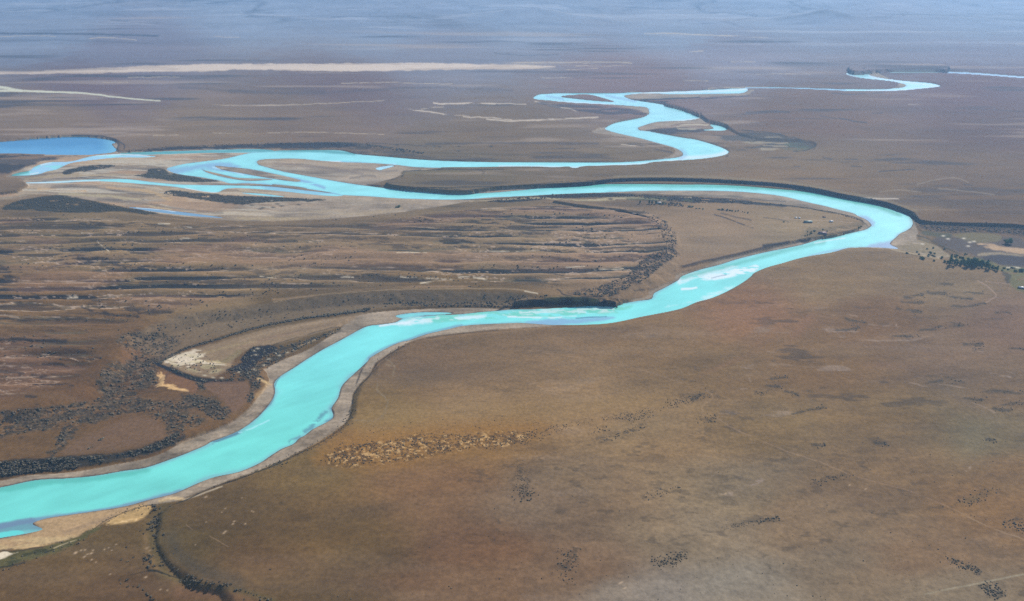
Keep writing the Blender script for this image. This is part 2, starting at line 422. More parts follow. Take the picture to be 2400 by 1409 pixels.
def detail(seed, lmax, lmin, ax, g=1.0, power=0.0):
    out = np.zeros(GX.shape, np.float32); L = lmax; k = 0
    while L > lmin:
        wgt = sstep(1.6, 4.0, L / FOOT)
        if wgt.max() > 0:
            out += (wgt * (vnoise(WX / (L * ax) + k * 7.7, WY / L + k * 3.1, seed + k) * 2 - 1)) * g * (L / lmax) ** power
        L /= 1.9; k += 1
    return out


D1 = detail(70, 900, 4, 3.5, power=0.12)
D2 = detail(90, 1500, 12, 1.6, power=0.2)
D3 = detail(110, 60, 3, 2.0, power=-0.1)
tint = np.stack([1 + 0.018 * D2, 1 - 0.0 * D2, 1 - 0.025 * D2], -1)
u_ = (WX * 0.86 + WY * 0.5); v_ = (-WX * 0.5 + WY * 0.86)
D4 = fbm(u_, v_, 150.0, 5, 121, 0.6, 4.0)
near = sstep(560, 760, PY)
C *= tint * (1 + 0.075 * D1 + 0.05 * D3 + 0.10 * D4 * near)[..., None]
D5 = fbm(u_ + 900, v_, 260.0, 4, 123, 0.6, 3.0) * near
C *= np.stack([1 + 0.035 * D5, 1 + 0.0 * D5, 1 - 0.05 * D5], -1)
# thin pale and dark streaks of the steppe
farw = sstep(640, 300, PY)
st1 = detail(131, 420, 14, 6.0, power=0.1)
st2 = detail(151, 300, 10, 5.0, power=0.05)
pale_a = sstep(0.8, 1.9, st1) * (0.34 * farw + 0.05)
dark_a = sstep(0.75, 1.9, st2) * (0.62 * farw + 0.12)
C += (alb((190, 170, 150)) - C) * pale_a[..., None]
C += (alb((62, 58, 58)) - C) * dark_a[..., None]
# far hills: valley shadows painted dark, drainage lines, pale slopes
rl1 = sstep(.80, .99, 1 - np.abs(fbm(WX, WY, 2300, 5, 68, 0.55)) * 1.3); rl2 = sstep(.80, .99, 1 - np.abs(fbm(WX + 999, WY, 800, 4, 69, 0.55)) * 1.3)
fz = sstep(6500, 9500, WY)
hv = hill * np.clip(rid2 - 0.25, -1.0, .7) * 0.6 + fz * 0.35 * fbm(WX + 3000, WY, 260, 4, 67, 0.65, 1.6)
C *= np.clip(1 + 0.40 * hv - (0.42 * rl1 + 0.22 * rl2) * fz, 0.3, 1.5)[..., None]
pf = sstep(.55, .9, fbm(WX, WY, 300, 4, 76, 0.6, 5.0)) * sstep(5000, 8000, WY)
C += (np.array([.52, .5, .5]) - C) * (pf * .35)[..., None]

NXW = (vnoise(GX / 16.0, GY / 7.0, 3) - 0.5) * 2 + (vnoise(GX / 5.0, GY / 3.0, 4) - 0.5)
NYW = (vnoise(GX / 18.0, GY / 8.0, 6) - 0.5) * 2 + (vnoise(GX / 6.0, GY / 3.0, 7) - 0.5)


def pslice(x0, x1, y0, y1):
    return sl(x0, x1, y0, y1 + (220 if y0 < 140 else 45))


def polymask(pts, soft=3.0, warp=1.5, sm=3, P_=None):
    P = smooth(parse(pts) if isinstance(pts, str) else pts, True, sm)
    m = soft + abs(warp) * 2 + 3
    a, b = pslice(P[:, 0].min() - m, P[:, 0].max() + m, P[:, 1].min() - m, P[:, 1].max() + m)
    X = PX[a, b] + NXW[a, b] * warp * 1.6; Y = PY[a, b] + NYW[a, b] * warp * 0.7
    ins = inside(P, X, Y)
    D = np.full(X.shape, 99.0)
    n = len(P)
    near = soft + 1
    for i in range(n):
        ax, ay = P[i]; bx, by = P[(i + 1) % n]
        q = (X > min(ax, bx) - near) & (X < max(ax, bx) + near) & (Y > min(ay, by) - near) & (Y < max(ay, by) + near)
        if q.any():
            D[q] = np.minimum(D[q], segdist(X[q], Y[q], ax, ay, bx, by))
    D = np.where(ins, -D, D)
    return (a, b), sstep(soft, -soft, D)


def brk(ab, L, ax, thr, seed, w=0.2):
    """0..1 patchiness in world space"""
    n = fbm(WX[ab], WY[ab], L, 3, seed, 0.6, ax)
    return sstep(thr - w, thr + w, n)


def mixin(ab, m, c, arr=None):
    A = C if arr is None else arr
    A[ab] += (np.asarray(c, np.float32) - A[ab]) * m[..., None].astype(np.float32)


def poly(c, a, pts, soft=3.0, warp=1.5, br=None, sm=3):
    ab, m = polymask(pts, soft, warp, sm)
    if br:
        m = m * brk(ab, *br)
    mixin(ab, m * a, c)


def stroke(c, a, w, pts, soft=None, warp=0.8, br=None, w2=None, arr=None):
    P = smooth(parse(pts) if isinstance(pts, str) else pts, False, 3)
    soft = soft if soft is not None else max(0.9, w * 0.35)
    m = w + soft + abs(warp) * 2 + 2
    a_, b_ = pslice(P[:, 0].min() - m, P[:, 0].max() + m, P[:, 1].min() - m, P[:, 1].max() + m)
    X = PX[a_, b_] + NXW[a_, b_] * warp; Y = PY[a_, b_] + NYW[a_, b_] * warp * 0.6
    M = np.zeros(X.shape)
    n = len(P) - 1
    for i in range(n):
        ww = w if w2 is None else w + (w2 - w) * i / n
        ax, ay = P[i]; bx, by = P[i + 1]
        q = (X > min(ax, bx) - m) & (X < max(ax, bx) + m) & (Y > min(ay, by) - m) & (Y < max(ay, by) + m)
        if q.any():
            M[q] = np.maximum(M[q], sstep(ww * 0.5 + soft, ww * 0.5 - soft, segdist(X[q], Y[q], ax, ay, bx, by)))
    if br:
        M = M * brk((a_, b_), *br)
    mixin((a_, b_), M * a, c, arr)


def blob(c, a, cx, cy, rx, ry, br=None, ang=0.0):
    r = max(rx, ry) * 2.2
    a_, b_ = pslice(cx - r, cx + r, cy - r, cy + r)
    X = PX[a_, b_] - cx; Y = PY[a_, b_] - cy
    ca, sa = math.cos(math.radians(ang)), math.sin(math.radians(ang))
    u = (X * ca + Y * sa) / rx; v = (-X * sa + Y * ca) / ry
    m = np.exp(-(u * u + v * v) * 1.2)
    if min(rx, ry) > 6:
        m = m * 0.6 * (0.55 + 0.45 * brk((a_, b_), 90, 2.0, 0.0, 350, 0.5))
    if br:
        m = m * brk((a_, b_), *br)
    mixin((a_, b_), m * a, c)


# --- river gravel: base colour on all flats, wet rim by the water, dark rim at its inner edge
gw = sstep(1.0, -1.5, dF) * sstep(3.8, 2.2, Hn) * (dWL > -30)
g1 = detail(171, 90, 2, 2.5, power=0.0)
gcol = alb((158, 143, 124)) * (1 + 0.16 * g1 + 0.12 * fbm(WX, WY, 45, 4, 361, 0.6))[..., None] * (1 + WARP2 * 0.10)[..., None]
C += (gcol - C) * gw[..., None]
wet = sstep(3.6, 0.8, dWL + WARP) * sstep(-6, 0, dWL) * 0.8 * sstep(5, 2.5, Hn)
C += (alb((76, 68, 72)) - C) * wet[..., None]
under = sstep(0.5, -1.0, dWL)
C += (alb((120, 130, 120)) - C) * (under * (Hn < 0.5))[..., None]

# --- shade of the steep cliff faces, painted into their colour
C += (alb((30, 34, 42)) - C) * CLIFF_SHADE[..., None]
# small pale blow-outs and dark scrub pockets of the slope at the right
reg = sstep(1650, 1950, PX) * sstep(600, 640, PY) * sstep(1120, 980, PY) + 0.35 * sstep(560, 640, PY) * (PX > 1200)
reg = np.clip(reg, 0, 1) * sstep(2, 20, dU) * (Hn > 4)
n_a = fbm(WX, WY, 55, 4, 125, 0.6, 3.0); n_b = fbm(WX, WY, 420, 3, 126, 0.5, 1.6)
C += (alb((176, 158, 144)) - C) * (sstep(.72, 1.05, n_a) * sstep(-.1, .35, n_b) * reg * 0.3)[..., None]
n_c = fbm(WX, WY, 42, 4, 127, 0.6, 3.2)
C += (alb((62, 56, 48)) - C) * (sstep(.66, .95, n_c) * sstep(-.1, .35, n_b) * reg * 0.55)[..., None]
n_c = fbm(WX, WY, 16, 3, 128, 0.6, 2.0); n_d = fbm(WX, WY, 260, 3, 129, 0.5, 1.6)
C += (alb((70, 62, 50)) - C) * (sstep(.55, .95, n_c) * sstep(.1, .5, n_d) * near * 0.4 * (Hn > 4))[..., None]

# --- dune terrace: dark scrub in the hollows, pale crests
brk_r = 0.6 + 0.4 * sstep(-0.35, 0.0, fbm(WX, WY, 330, 3, 45, ax=2.0))
south = sstep(775, 690, PY)
C *= 1 + (0.24 * rz * sstep(790, 640, PY))[..., None] * np.array([1.05, .98, 1.0], np.float32)
jit = 0.09 * np.clip(D3, -1.5, 1.5)
dk = sstep(-0.42, -0.51, RS + jit) * 1.0
dk = np.maximum(dk, sstep(-0.42, -0.52, RN2 + jit) * 0.7)
dk = dk * rz * (0.25 + 0.75 * brk_r) * (0.35 + 0.65 * south)
C += (alb((38, 40, 41)) - C) * (dk * 0.96)[..., None]
olive = sstep(-0.15, -0.3, RS) * sstep(-0.55, -0.4, RS) * rz * 0.55
C += (alb((98, 94, 74)) - C) * olive[..., None]
ptc = sstep(-.05, .3, fbm(WX, WY, 85, 3, 49, 0.6, ax=2.2))
pl = np.exp(-((RS + 0.28) / 0.06) ** 2) * ptc * rz + np.exp(-((RN2 - 0.1) / 0.06) ** 2) * sstep(.15, .45, fbm(WX, WY, 60, 3, 50, 0.6, 2.5)) * rz
C += (alb((198, 174, 152)) - C) * np.clip(pl * 0.9, 0, .88)[..., None]
pk = sstep(.1, .6, fbm(WX, WY, 140, 3, 52, 0.6, 3)) * rz * 0.35
C += (alb((152, 116, 92)) - C) * pk[..., None]

# --- braided plain: silt, sand and gravel laid in long curves
bp = (polymask("20,415 80,385 190,364 400,354 640,352 840,362 930,386 1030,393 945,404 915,421 860,435 1000,445 1100,446 1230,455 1130,468 960,496 760,515 560,519 380,503 240,478 120,458 0,474 -200,486 -200,410", 6, 2))
ab, m = bp
m = m * gw[ab]
q1 = fbm(WX[ab], WY[ab] + WX[ab] * 0.12, 60, 4, 401, 0.6, 6.0); q2 = fbm(WX[ab], WY[ab] + WX[ab] * 0.12, 110, 4, 402, 0.6, 4.0); q3 = fbm(WX[ab], WY[ab] + WX[ab] * 0.1, 34, 3, 403, 0.6, 7.0)
xl = sstep(900, 350, PX[ab])
mixin(ab, m * sstep(.0, .35, q1) * (.25 + .5 * xl), alb((186, 164, 132)))
mixin(ab, m * sstep(.1, .4, q2) * (.15 + .35 * xl), alb((104, 94, 84)))
mixin(ab, m * sstep(.35, .6, q3) * (.15 + .55 * xl), alb((206, 196, 176)))
mixin(ab, m * sstep(.35, .7, -q2) * .5 * xl, alb((190, 150, 108)))

DK = alb((40, 42, 38)); DKB = alb((34, 38, 46)); OLV = alb((84, 84, 52)); TAN = alb((166, 140, 108)); PALE = alb((208, 190, 160)); WHT = alb((228, 214, 190))
BRN = alb((118, 92, 68)); GRS = alb((96, 98, 60)); GRAV = alb((140, 124, 112)); RED = alb((140, 98, 74))

# --- far salt flats and pale lines
W1 = "0,168 100,166 200,162 300,157 433,152 533,150 800,149 1000,148 1133,151 1200,152 1300,156 1270,159 1250,162 1200,162 1067,163 900,166 800,167 567,163 500,167 333,169 200,172 0,174 -200,176 -200,170"
poly(alb((232, 212, 190)), .9, W1, 1.8, 1.6)
poly(alb((180, 158, 136)), .5, W1, 1.8, 1.6, br=(110, 5, .1, 360))
poly(alb((120, 105, 95)), .5, "0,160 130,163 240,160 300,163 120,168 0,169", 1.5, 1)
for w, p in [(2.2, "1130,151 1250,147 1400,145.5 1560,145"), (2.5, "1180,156 1280,152 1380,150 1480,148"), (2, "1250,160 1340,163 1400,160"), (1.6, "1320,153 1420,155 1520,152"),
             (3, "1510,79 1560,78 1650,82 1800,88"), (2.2, "1480,124 1560,122 1650,120"), (1.2, "1600,174 1700,172 1780,174"), (1.2, "1700,174 1800,173 1900,174"), (1.6, "0,86 60,84 130,86"), (2, "210,90 260,88 320,94"),
             (1.2, "380,84 460,85 560,88"), (2, "1660,208 1700,205 1800,206"), (1.4, "1715,146 1770,145"), (1.4, "1600,190 1660,189"), (1.5, "490,243 540,247 640,247 760,243 900,236"), (1.2, "360,318 420,316"), (1.2, "500,312 600,313 730,310 900,316"),
             (1.6, "800,196 900,193 1000,196 1060,196"), (1.4, "240,194 300,193"), (1.4, "300,182 420,180"), (1.2, "1270,182 1340,183"), (1.2, "370,333 430,334")]:
    stroke(PALE, .75, w * .8, p, br=(150, 4, -.28, 171), warp=1.6)
stroke(alb((222, 222, 196)), .95, 6, "-20,203 10,206 30,210 50,213", 1.5)
stroke(alb((222, 222, 196)), .95, 5, "0,213 50,213 130,216 200,219 250,225 310,232 375,236", 1.0, w2=2.4)
# oxbow of pale sand
for w, p, a in [(3.5, "958,257 985,259 1040,268", .9), (2, "1040,268 1100,272", .6), (2, "980,257 1010,252 1040,250", .8), (4, "1015,242 1060,244 1100,241 1160,243", .95), (2.6, "1160,243 1200,243 1232,244", .85),
                (3.2, "1085,274 1150,276 1200,281", .8), (4, "1140,280 1200,284 1260,281 1330,278 1400,275", .85), (3, "1255,238 1290,247 1330,254 1350,260", .85), (1.6, "1540,318 1580,322", .0), (2, "1455,340 1490,341", .9)]:
    stroke(alb((222, 206, 184)), a * .9, w * .75, p, soft=1.4, warp=1.8, br=(40, 3, -.6, 173))
stroke(alb((90, 84, 84)), .6, 1.2, "980,252 1040,250 1100,254", br=(60, 3, -.2, 174))
# dark scrub bands in the distance
for w, p, a in [(4, "-60,78 100,79 200,80 300,82 370,84", .85), (2.5, "0,95 120,94 250,97 360,103", .35), (3, "260,48 300,50", .5), (2, "1160,124 1190,128 1240,130 1310,128", .5), (6, "420,205 560,214 700,220 860,212 1000,206 1200,212", .28),
                (10, "540,215 640,216 760,213", .3), (5, "1000,338 1100,336 1250,335 1400,337", .5), (2, "860,335 930,338 1000,343", .6), (1.6, "700,320 760,320", .3),
                (3, "1750,264 1810,260 1850,263", .6), (1.8, "1740,268 1800,265", .6), (2, "1920,272 1960,278", .6), (3, "1965,277 2000,284 2030,287", .75), (1.6, "1760,288 1800,287", .7), (2, "2240,254 2300,256 2400,262", .5),
                (2.4, "2045,266 2068,265", .6), (2, "1950,218 1990,221 2030,220 2070,218", .7), (5, "1930,370 1950,374", .5), (2.4, "1980,373 2010,374", .7), (2.4, "1995,390 2020,391", .7), (2, "2060,402 2100,400 2145,397", .75), (2, "1860,391 1875,391", .6),
                (2, "2050,373 2085,377", .5), (3, "2140,460 2160,462", .5), (2, "2260,433 2280,434", .7), (3, "2160,428 2190,424", .4)]:
    stroke(alb((58, 56, 62)), a, w, p, warp=1.5)
stroke(DKB, .95, 4.5, "1480,235 1540,233 1600,230 1640,228", w2=2)
poly(alb((56, 54, 62)), .85, "1485,236 1560,237 1640,230 1740,224 1750,226 1690,230 1600,238 1560,243 1520,240", 1.2, 1, br=(60, 3, -.3, 175))
poly(alb((58, 56, 66)), .75, "1350,246 1430,250 1500,259 1518,266 1500,272 1430,270 1370,262 1290,250 1260,240", 2, 1.5, br=(60, 3, -.1, 176))
poly(alb((52, 52, 60)), .8, "1515,306 1540,302 1600,299 1660,305 1640,310 1600,314 1560,313", 1.5, 1, br=(50, 3, -.3, 177))
poly(alb((198, 186, 160)), .7, "1585,300 1600,291 1640,289 1662,292 1640,302 1600,304", 1.5, 1.5, br=(40, 3, 0, 178))
poly(alb((64, 64, 60)), .75, "1660,296 1720,303 1780,308 1840,318 1890,330 1912,342 1900,352 1850,352 1760,355 1715,352 1760,345 1800,340 1760,335 1700,328 1660,318 1700,312", 3, 3, br=(55, 4, .0, 179))
poly(alb((170, 156, 128)), .75, "1740,333 1790,322 1830,322 1850,335 1830,350 1780,352 1790,342 1750,336", 2, 3, br=(26, 4, .1, 180))
poly(alb((84, 96, 72)), .6, "1845,332 1880,334 1908,342 1895,352 1860,352 1835,348", 3, 2, br=(22, 2, -.0, 181))
stroke(DK, .8, 2.4, "1730,305 1790,309 1840,318 1880,328 1910,340 1905,346 1885,353 1860,355", br=(40, 1, -.2, 182))

stroke(alb((76, 66, 62)), .75, 4, "1460,335 1500,342 1550,352 1575,358", br=(50, 3, -.4, 183))
stroke(alb((168, 152, 136)), .6, 4, "2130,245 2200,244 2250,243", br=(200, 3, 0, 184))
for p in ["2150,432 2200,420 2240,417 2270,428", "2060,450 2110,445 2160,452", "2200,442 2280,450 2330,456", "2020,462 2060,464 2100,466"]:
    stroke(alb((150, 134, 112)), .55, 3, p, br=(120, 3, -.2, 185))
blob(alb((138, 116, 84)), .6, 2160, 488, 60, 12)
blob(alb((150, 130, 104)), .45, 2060, 462, 70, 6)
# crest lines of pale grass along the big cliff
stroke(alb((146, 132, 100)), .6, 4, "1440,414 1600,413 1733,419 1867,430 1983,452 2067,467 2117,483 2150,495", soft=3)
stroke(alb((198, 186, 170)), .75, 3, "2020,464 2060,466 2105,466")

# --- far bank of the braided plain
poly(DKB, .9, "285,354 330,352 400,345 460,343 540,339 600,338 700,335 800,333 840,338 800,347 700,347 600,348 500,349 400,353 330,356", 1.5, 2, br=(40, 2, -.75, 186))
poly(alb((74, 68, 60)), .75, "800,334 860,338 920,345 960,358 1030,371 940,366 860,360 820,352 800,345", 2.5, 2.5, br=(30, 2, -.1, 187))
stroke(DKB, .6, 2.4, "800,352 840,361 900,367 1000,375 1100,378", warp=.6)
stroke(DKB, .85, 3, "168,318 215,318 255,322 280,332 292,342 290,350", w2=2)
for (x, y) in [(880, 343), (900, 344), (1018, 343), (1030, 344), (1075, 343), (1150, 343), (1152, 343), (1075, 354), (930, 340)]:
    blob(DK, .9, x, y, 4, 1.6)
# left bank near the lake
poly(alb((52, 52, 54)), .9, "-200,362 0,362 100,364 150,366 110,378 60,392 30,402 0,408 -200,415", 3, 3, br=(45, 3, -.1, 188))
poly(alb((112, 100, 90)), .5, "-200,372 60,372 120,370 70,384 0,384 -200,386", 3, 3)
# braided plain details
for cc, a, w, p in [((196, 176, 140), .8, 5, "90,404 140,398 220,378 300,371 380,371"), ((186, 168, 140), .7, 4, "110,412 200,402 280,396 340,390"), ((200, 184, 160), .7, 3, "200,398 300,388 360,375 440,372"),
                    ((176, 158, 122), .7, 5, "60,420 140,412 220,410 300,409"), ((190, 172, 150), .6, 4, "300,378 400,368 480,364"), ((208, 176, 132), .8, 7, "90,445 150,443 200,447"), ((190, 176, 140), .8, 5, "140,455 220,458 280,462 330,470"),
                    ((200, 170, 124), .7, 6, "250,440 330,446 370,456 400,470"), ((196, 184, 160), .7, 4, "240,428 320,436 380,444"), ((208, 190, 150), .75, 4, "290,470 350,482 400,490"), ((190, 170, 130), .6, 6, "400,498 470,506 560,512 700,512"),
                    ((206, 198, 180), .7, 3, "340,468 400,486 460,496"), ((204, 190, 158), .7, 3, "560,445 620,452 650,456"), ((176, 156, 124), .6, 7, "640,516 760,508 860,500 940,488"), ((182, 162, 132), .5, 5, "480,510 640,500 800,495"),
                    ((190, 184, 176), .8, 2.5, "60,432 85,438"), ((170, 160, 140), .5, 5, "0,466 40,460 90,452")]:
    stroke(alb(cc), a, w, p, soft=2.2, warp=2, br=(50, 4, -.3, 189))
for cc, a, w, p in [((98, 90, 86), .6, 4, "100,424 200,416 300,414 420,420"), ((96, 88, 80), .6, 4, "120,440 220,440 300,452 400,462"), ((100, 92, 86), .5, 5, "230,466 330,476 420,490 520,500"), ((104, 96, 92), .5, 5, "500,385 560,392 640,415"),
                    ((120, 108, 104), .5, 6, "640,384 740,390 800,400 850,408"), ((100, 92, 88), .5, 5, "820,418 860,412 880,414"), ((110, 100, 96), .5, 3, "830,396 900,402 930,400")]:
    stroke(alb(cc), a, w, p, soft=2.2, warp=2, br=(50, 4, -.4, 190))
VEG = [  # dark scrub islands
    "147,404 160,398 190,391 220,388 262,387 268,390 240,397 190,402 165,408 150,409",
    "315,412 340,406 355,395 385,395 395,402 430,411 475,418 515,423 500,426 450,427 400,424 345,416",
    "384,452 400,446 440,449 480,454 560,459 640,462 720,466 765,468 740,472 640,473 600,477 560,478 480,470 420,460 390,456",
    "10,482 40,472 90,462 140,458 180,464 240,476 300,488 370,499 340,502 280,496 200,499 130,497 60,492 10,492"]
for i, p in enumerate(VEG):
    poly(alb((52, 54, 46)) if i else DK, .93, p, 1.6, 2, br=(22, 2, -.8, 191 + i))
poly(alb((72, 72, 56)), .6, "340,410 400,404 460,418 500,424 420,425", 3, 2)
for (x, y) in [(552, 478), (568, 479), (590, 481), (616, 487), (640, 486), (660, 483), (700, 480), (934, 484), (610, 490), (650, 478)]:
    blob(DK, .9, x, y, 6, 1.8)
# strip of promontory
stroke(DK, .8, 2.2, "945,402 960,401 1040,396 1100,398 1180,396", br=(30, 2, -.4, 195))
stroke(alb((128, 116, 80)), .6, 5, "945,406 1000,404 1080,402", soft=3)
stroke(alb((80, 72, 66)), .7, 2.2, "1110,398 1135,402 1130,410 1140,414", br=(20, 1, -.5, 196))
stroke(DK, .8, 2.4, "860,433 940,438 1020,440 1150,437 1260,434", br=(30, 2, -.5, 197))
# scrub south of the river (middle)
poly(DKB, .9, "1140,472 1180,466 1260,459 1350,454 1420,452 1480,455 1560,459 1640,462 1720,467 1760,472 1840,480 1830,485 1740,478 1700,476 1600,474 1520,470 1480,464 1420,462 1340,464 1260,468 1200,474", 1.5, 1.6, br=(26, 2, -.85, 198))
stroke(DK, .8, 3, "1040,466 1100,468 1180,466", br=(30, 3, -.4, 199))
for cc, a, w, p in [((186, 172, 134), .85, 3.5, "1180,468 1250,464 1300,466 1380,470 1440,468"), ((176, 164, 128), .8, 3.5, "1400,466 1480,463 1520,466 1560,469"), ((200, 184, 150), .8, 2, "1380,468 1450,466 1520,465"),
                    ((84, 92, 60), .6, 6, "1470,466 1560,466 1620,470"), ((190, 176, 150), .7, 2, "1590,462 1620,463"), ((190, 172, 140), .6, 3, "1100,472 1180,468")]:
    stroke(alb(cc), a, w, p, warp=1, br=(30, 3, -.6, 200))
stroke(DK, .9, 3, "1700,471 1720,473 1800,478 1880,486 1930,495 1960,500", br=(20, 2, -.8, 201), w2=2.2)
stroke(DK, .7, 2.2, "1960,500 2000,508 2025,522 2033,530", warp=.5)
poly(alb((84, 82, 72)), .5, "1440,455 1560,458 1700,464 1830,476 1800,470 1700,456 1560,450", 2, 2, br=(30, 4, -.2, 202))
stroke(alb((92, 84, 78)), .8, 2, "1760,465 1800,470 1840,472")
# farm on the point
for a, w, p in [(.55, 1.6, "1820,512 1870,515 1940,517 2000,522"), (.4, 1.2, "1903,523 1925,540"), (.4, 1.2, "1938,540 1950,531"), (.5, 2, "1835,506 1850,512")]:
    stroke(alb((176, 152, 130)), a, w, p, warp=.3)
poly(alb((92, 86, 66)), .5, "1885,545 1900,535 1990,528 2020,518 2024,530 1990,540 1930,556 1880,562", 4, 3, br=(20, 2, -.2, 203))
for a, w, p in [(.8, 3, "1675,503 1700,511 1725,520 1750,530 1765,534"), (.6, 4, "1690,500 1720,508 1760,516"), (.5, 3, "1790,510 1830,515 1850,522"), (.7, 2.4, "1685,492 1705,494"), (.7, 3, "1895,562 1960,552 2005,538"), (.6, 2.4, "2015,512 2025,518")]:
    stroke(alb((62, 56, 54)), a, w, p, br=(12, 2, -.6, 204))
# cliff line along the bench
stroke(alb((66, 58, 60)), .85, 5, "1600,625 1650,612 1700,602 1750,590 1800,578 1850,570 1900,562", br=(30, 1.5, -.6, 205))
stroke(DKB, .9, 7, "1790,576 1830,571 1850,567", w2=5); poly(DKB, .9, "1868,562 1900,558 1898,566 1885,570 1872,567", 1.2, .5)
stroke(alb((76, 62, 58)), .7, 4, "1580,635 1600,628 1640,618", br=(30, 1.5, -.4, 206))
# pink-brown slope vegetation at the terrace end
poly(alb((64, 56, 52)), .72, "1575,577 1590,600 1555,618 1520,650 1460,680 1420,695 1370,692 1340,690 1330,684 1400,672 1450,655 1480,635 1510,605 1550,585", 5, 4, br=(12, 1.2, -.05, 207))
poly(alb((64, 56, 52)), .6, "1505,505 1545,508 1572,530 1585,560 1575,590 1555,560 1545,535 1520,515", 4, 4, br=(14, 1.2, .1, 208))
stroke(alb((54, 48, 46)), .85, 3, "1293,673 1310,680 1320,690 1340,694", br=(14, 1.5, -.4, 209))
stroke(alb((62, 54, 48)), .85, 3.5, "1360,696 1420,694 1440,690 1500,680 1520,678", br=(14, 1.5, -.3, 210))
stroke(alb((158, 136, 104)), .8, 2.4, "640,708 740,692 900,680 1050,677 1180,677 1240,682", warp=.8, br=(60, 2, -.8, 211))
stroke(alb((160, 132, 100)), .7, 5, "640,702 760,690 900,676 1000,672 1100,672", soft=3, br=(90, 3, -.5, 212))
stroke(alb((148, 132, 86)), .6, 5, "1280,700 1330,696 1400,702")
# long scarp: olive brown with scattered shrubs
poly(alb((128, 112, 90)), .6, "400,745 600,715 800,690 1000,682 1230,690 1200,716 1000,716 850,728 700,748 560,775 450,808 390,840 300,800", 6, 2)
stroke(DK, .9, 6, "372,850 400,835 440,815 500,798 600,768 700,748 800,735 860,727", w2=3, br=(16, 2, -1.0, 213))
stroke(DK, .7, 8, "960,714 1050,716 1150,718", br=(8, 1, -.1, 214))
# dune field specials
for x0, y0, x1, y1, w in [(372, 524, 398, 525, 4), (440, 532, 450, 533, 3), (190, 546, 215, 546, 2), (420, 559, 445, 559, 3), (228, 566, 256, 590, 2), (158, 698, 180, 696, 6), (1075, 650, 1100, 648, 4), (1110, 650, 1145, 655, 4), (1000, 652, 1060, 655, 3),
                          (940, 650, 975, 651, 3), (800, 649, 830, 650, 3), (610, 648, 640, 651, 2), (1150, 590, 1290, 587, 2), (930, 592, 1000, 592, 2), (1310, 628, 1370, 625, 2), (1390, 633, 1460, 630, 2), (985, 664, 1010, 662, 4), (1230, 683, 1260, 688, 3)]:
    stroke(alb((214, 200, 176)), .85, w * .8, [(x0, y0), ((x0 + x1) / 2, (y0 + y1) / 2), (x1, y1)], warp=1.2, br=(9, 2, -.3, 215))
for a, w, p in [(.9, 9, "0,795 60,797 120,798 150,800"), (.8, 14, "300,725 340,728 400,732"), (.8, 5, "190,722 260,738 330,742"), (.8, 5, "0,748 100,750 200,750"), (.8, 8, "240,612 300,628 340,630"), (.8, 12, "0,630 20,633"), (.75, 10, "1,590 15,594"),
                (.8, 8, "185,605 215,612 225,606"), (.7, 6, "140,838 200,840 230,838"), (.7, 8, "0,870 50,875"), (.7, 5, "100,852 150,855"), (.7, 6, "75,880 105,884"), (.8, 4, "75,902 110,900 170,903"), (.8, 6, "60,928 85,930"), (.8, 3, "50,910 70,908"),
                (.7, 3, "40,955 80,950 100,952"), (.8, 8, "850,648 890,645 905,652"), (.8, 6, "1220,548 1270,546 1285,545"), (.8, 5, "1080,565 1110,568")]:
    stroke(alb((48, 46, 44)), a, w, p, soft=w * .5, warp=4, br=(12, 2, -.5, 216))
poly(alb((122, 90, 64)), .5, "290,805 330,815 345,860 300,870 285,840", 9, 4)
blob(alb((130, 96, 76)), .4, 190, 918, 60, 22)

# --- lower left: scrub belts on the benches
SCRUB = [("-60,985 0,965 100,955 180,945 240,930 225,905 245,860 290,845 330,850 365,870 355,905 320,915 340,935 400,940 450,930 470,945 420,965 400,985 350,968 290,972 220,992 150,1000 60,1015 -60,1030", .0),
         ("430,925 460,925 500,935 530,955 540,972 515,985 490,975 460,955 435,940", -.1), ("355,975 400,960 440,965 480,985 460,1000 430,1010 400,1045 385,1035 395,1000 375,985", .05),
         ("150,1000 180,1000 165,1030 130,1062 112,1065 130,1040", .1), ("200,1050 235,1030 245,1025 215,1050", .2),
         ("270,800 300,780 380,780 420,800 395,830 370,860 365,905 330,880 300,860 310,830", .25), ("560,862 600,868 612,890 600,920 585,945 575,935 590,910 580,885", -.1),
         ("460,893 485,893 483,915 465,915", -.3)]
for i, (p, th) in enumerate(SCRUB):
    poly(alb((78, 70, 56)), .8, p, 5, 5, br=(14, 1.3, th - .1, 220 + i))
    poly(alb((50, 48, 42)), .8, p, 5, 5, br=(4.5, 1.3, th + .15, 270 + i))
    poly(alb((140, 120, 96)), .5, p, 5, 5, br=(4, 1.3, .5, 280 + i))
poly(alb((62, 60, 54)), .9, "-60,1085 0,1082 130,1072 270,1063 360,1040 410,1015 435,1015 430,1030 400,1048 330,1068 250,1085 150,1100 0,1118 -60,1128", 3, 3)
poly(DK, .85, "-60,1085 0,1082 130,1072 270,1063 360,1040 410,1015 435,1015 430,1030 400,1048 330,1068 250,1085 150,1100 0,1118 -60,1128", 3, 3, br=(12, 1.4, -.25, 229))
stroke(TAN, .6, 5, "415,1040 450,1028 480,1012", br=(15, 2, -.3, 230))
stroke(alb((132, 96, 56)), .6, 8, "400,1030 440,1012 490,1000", soft=5)
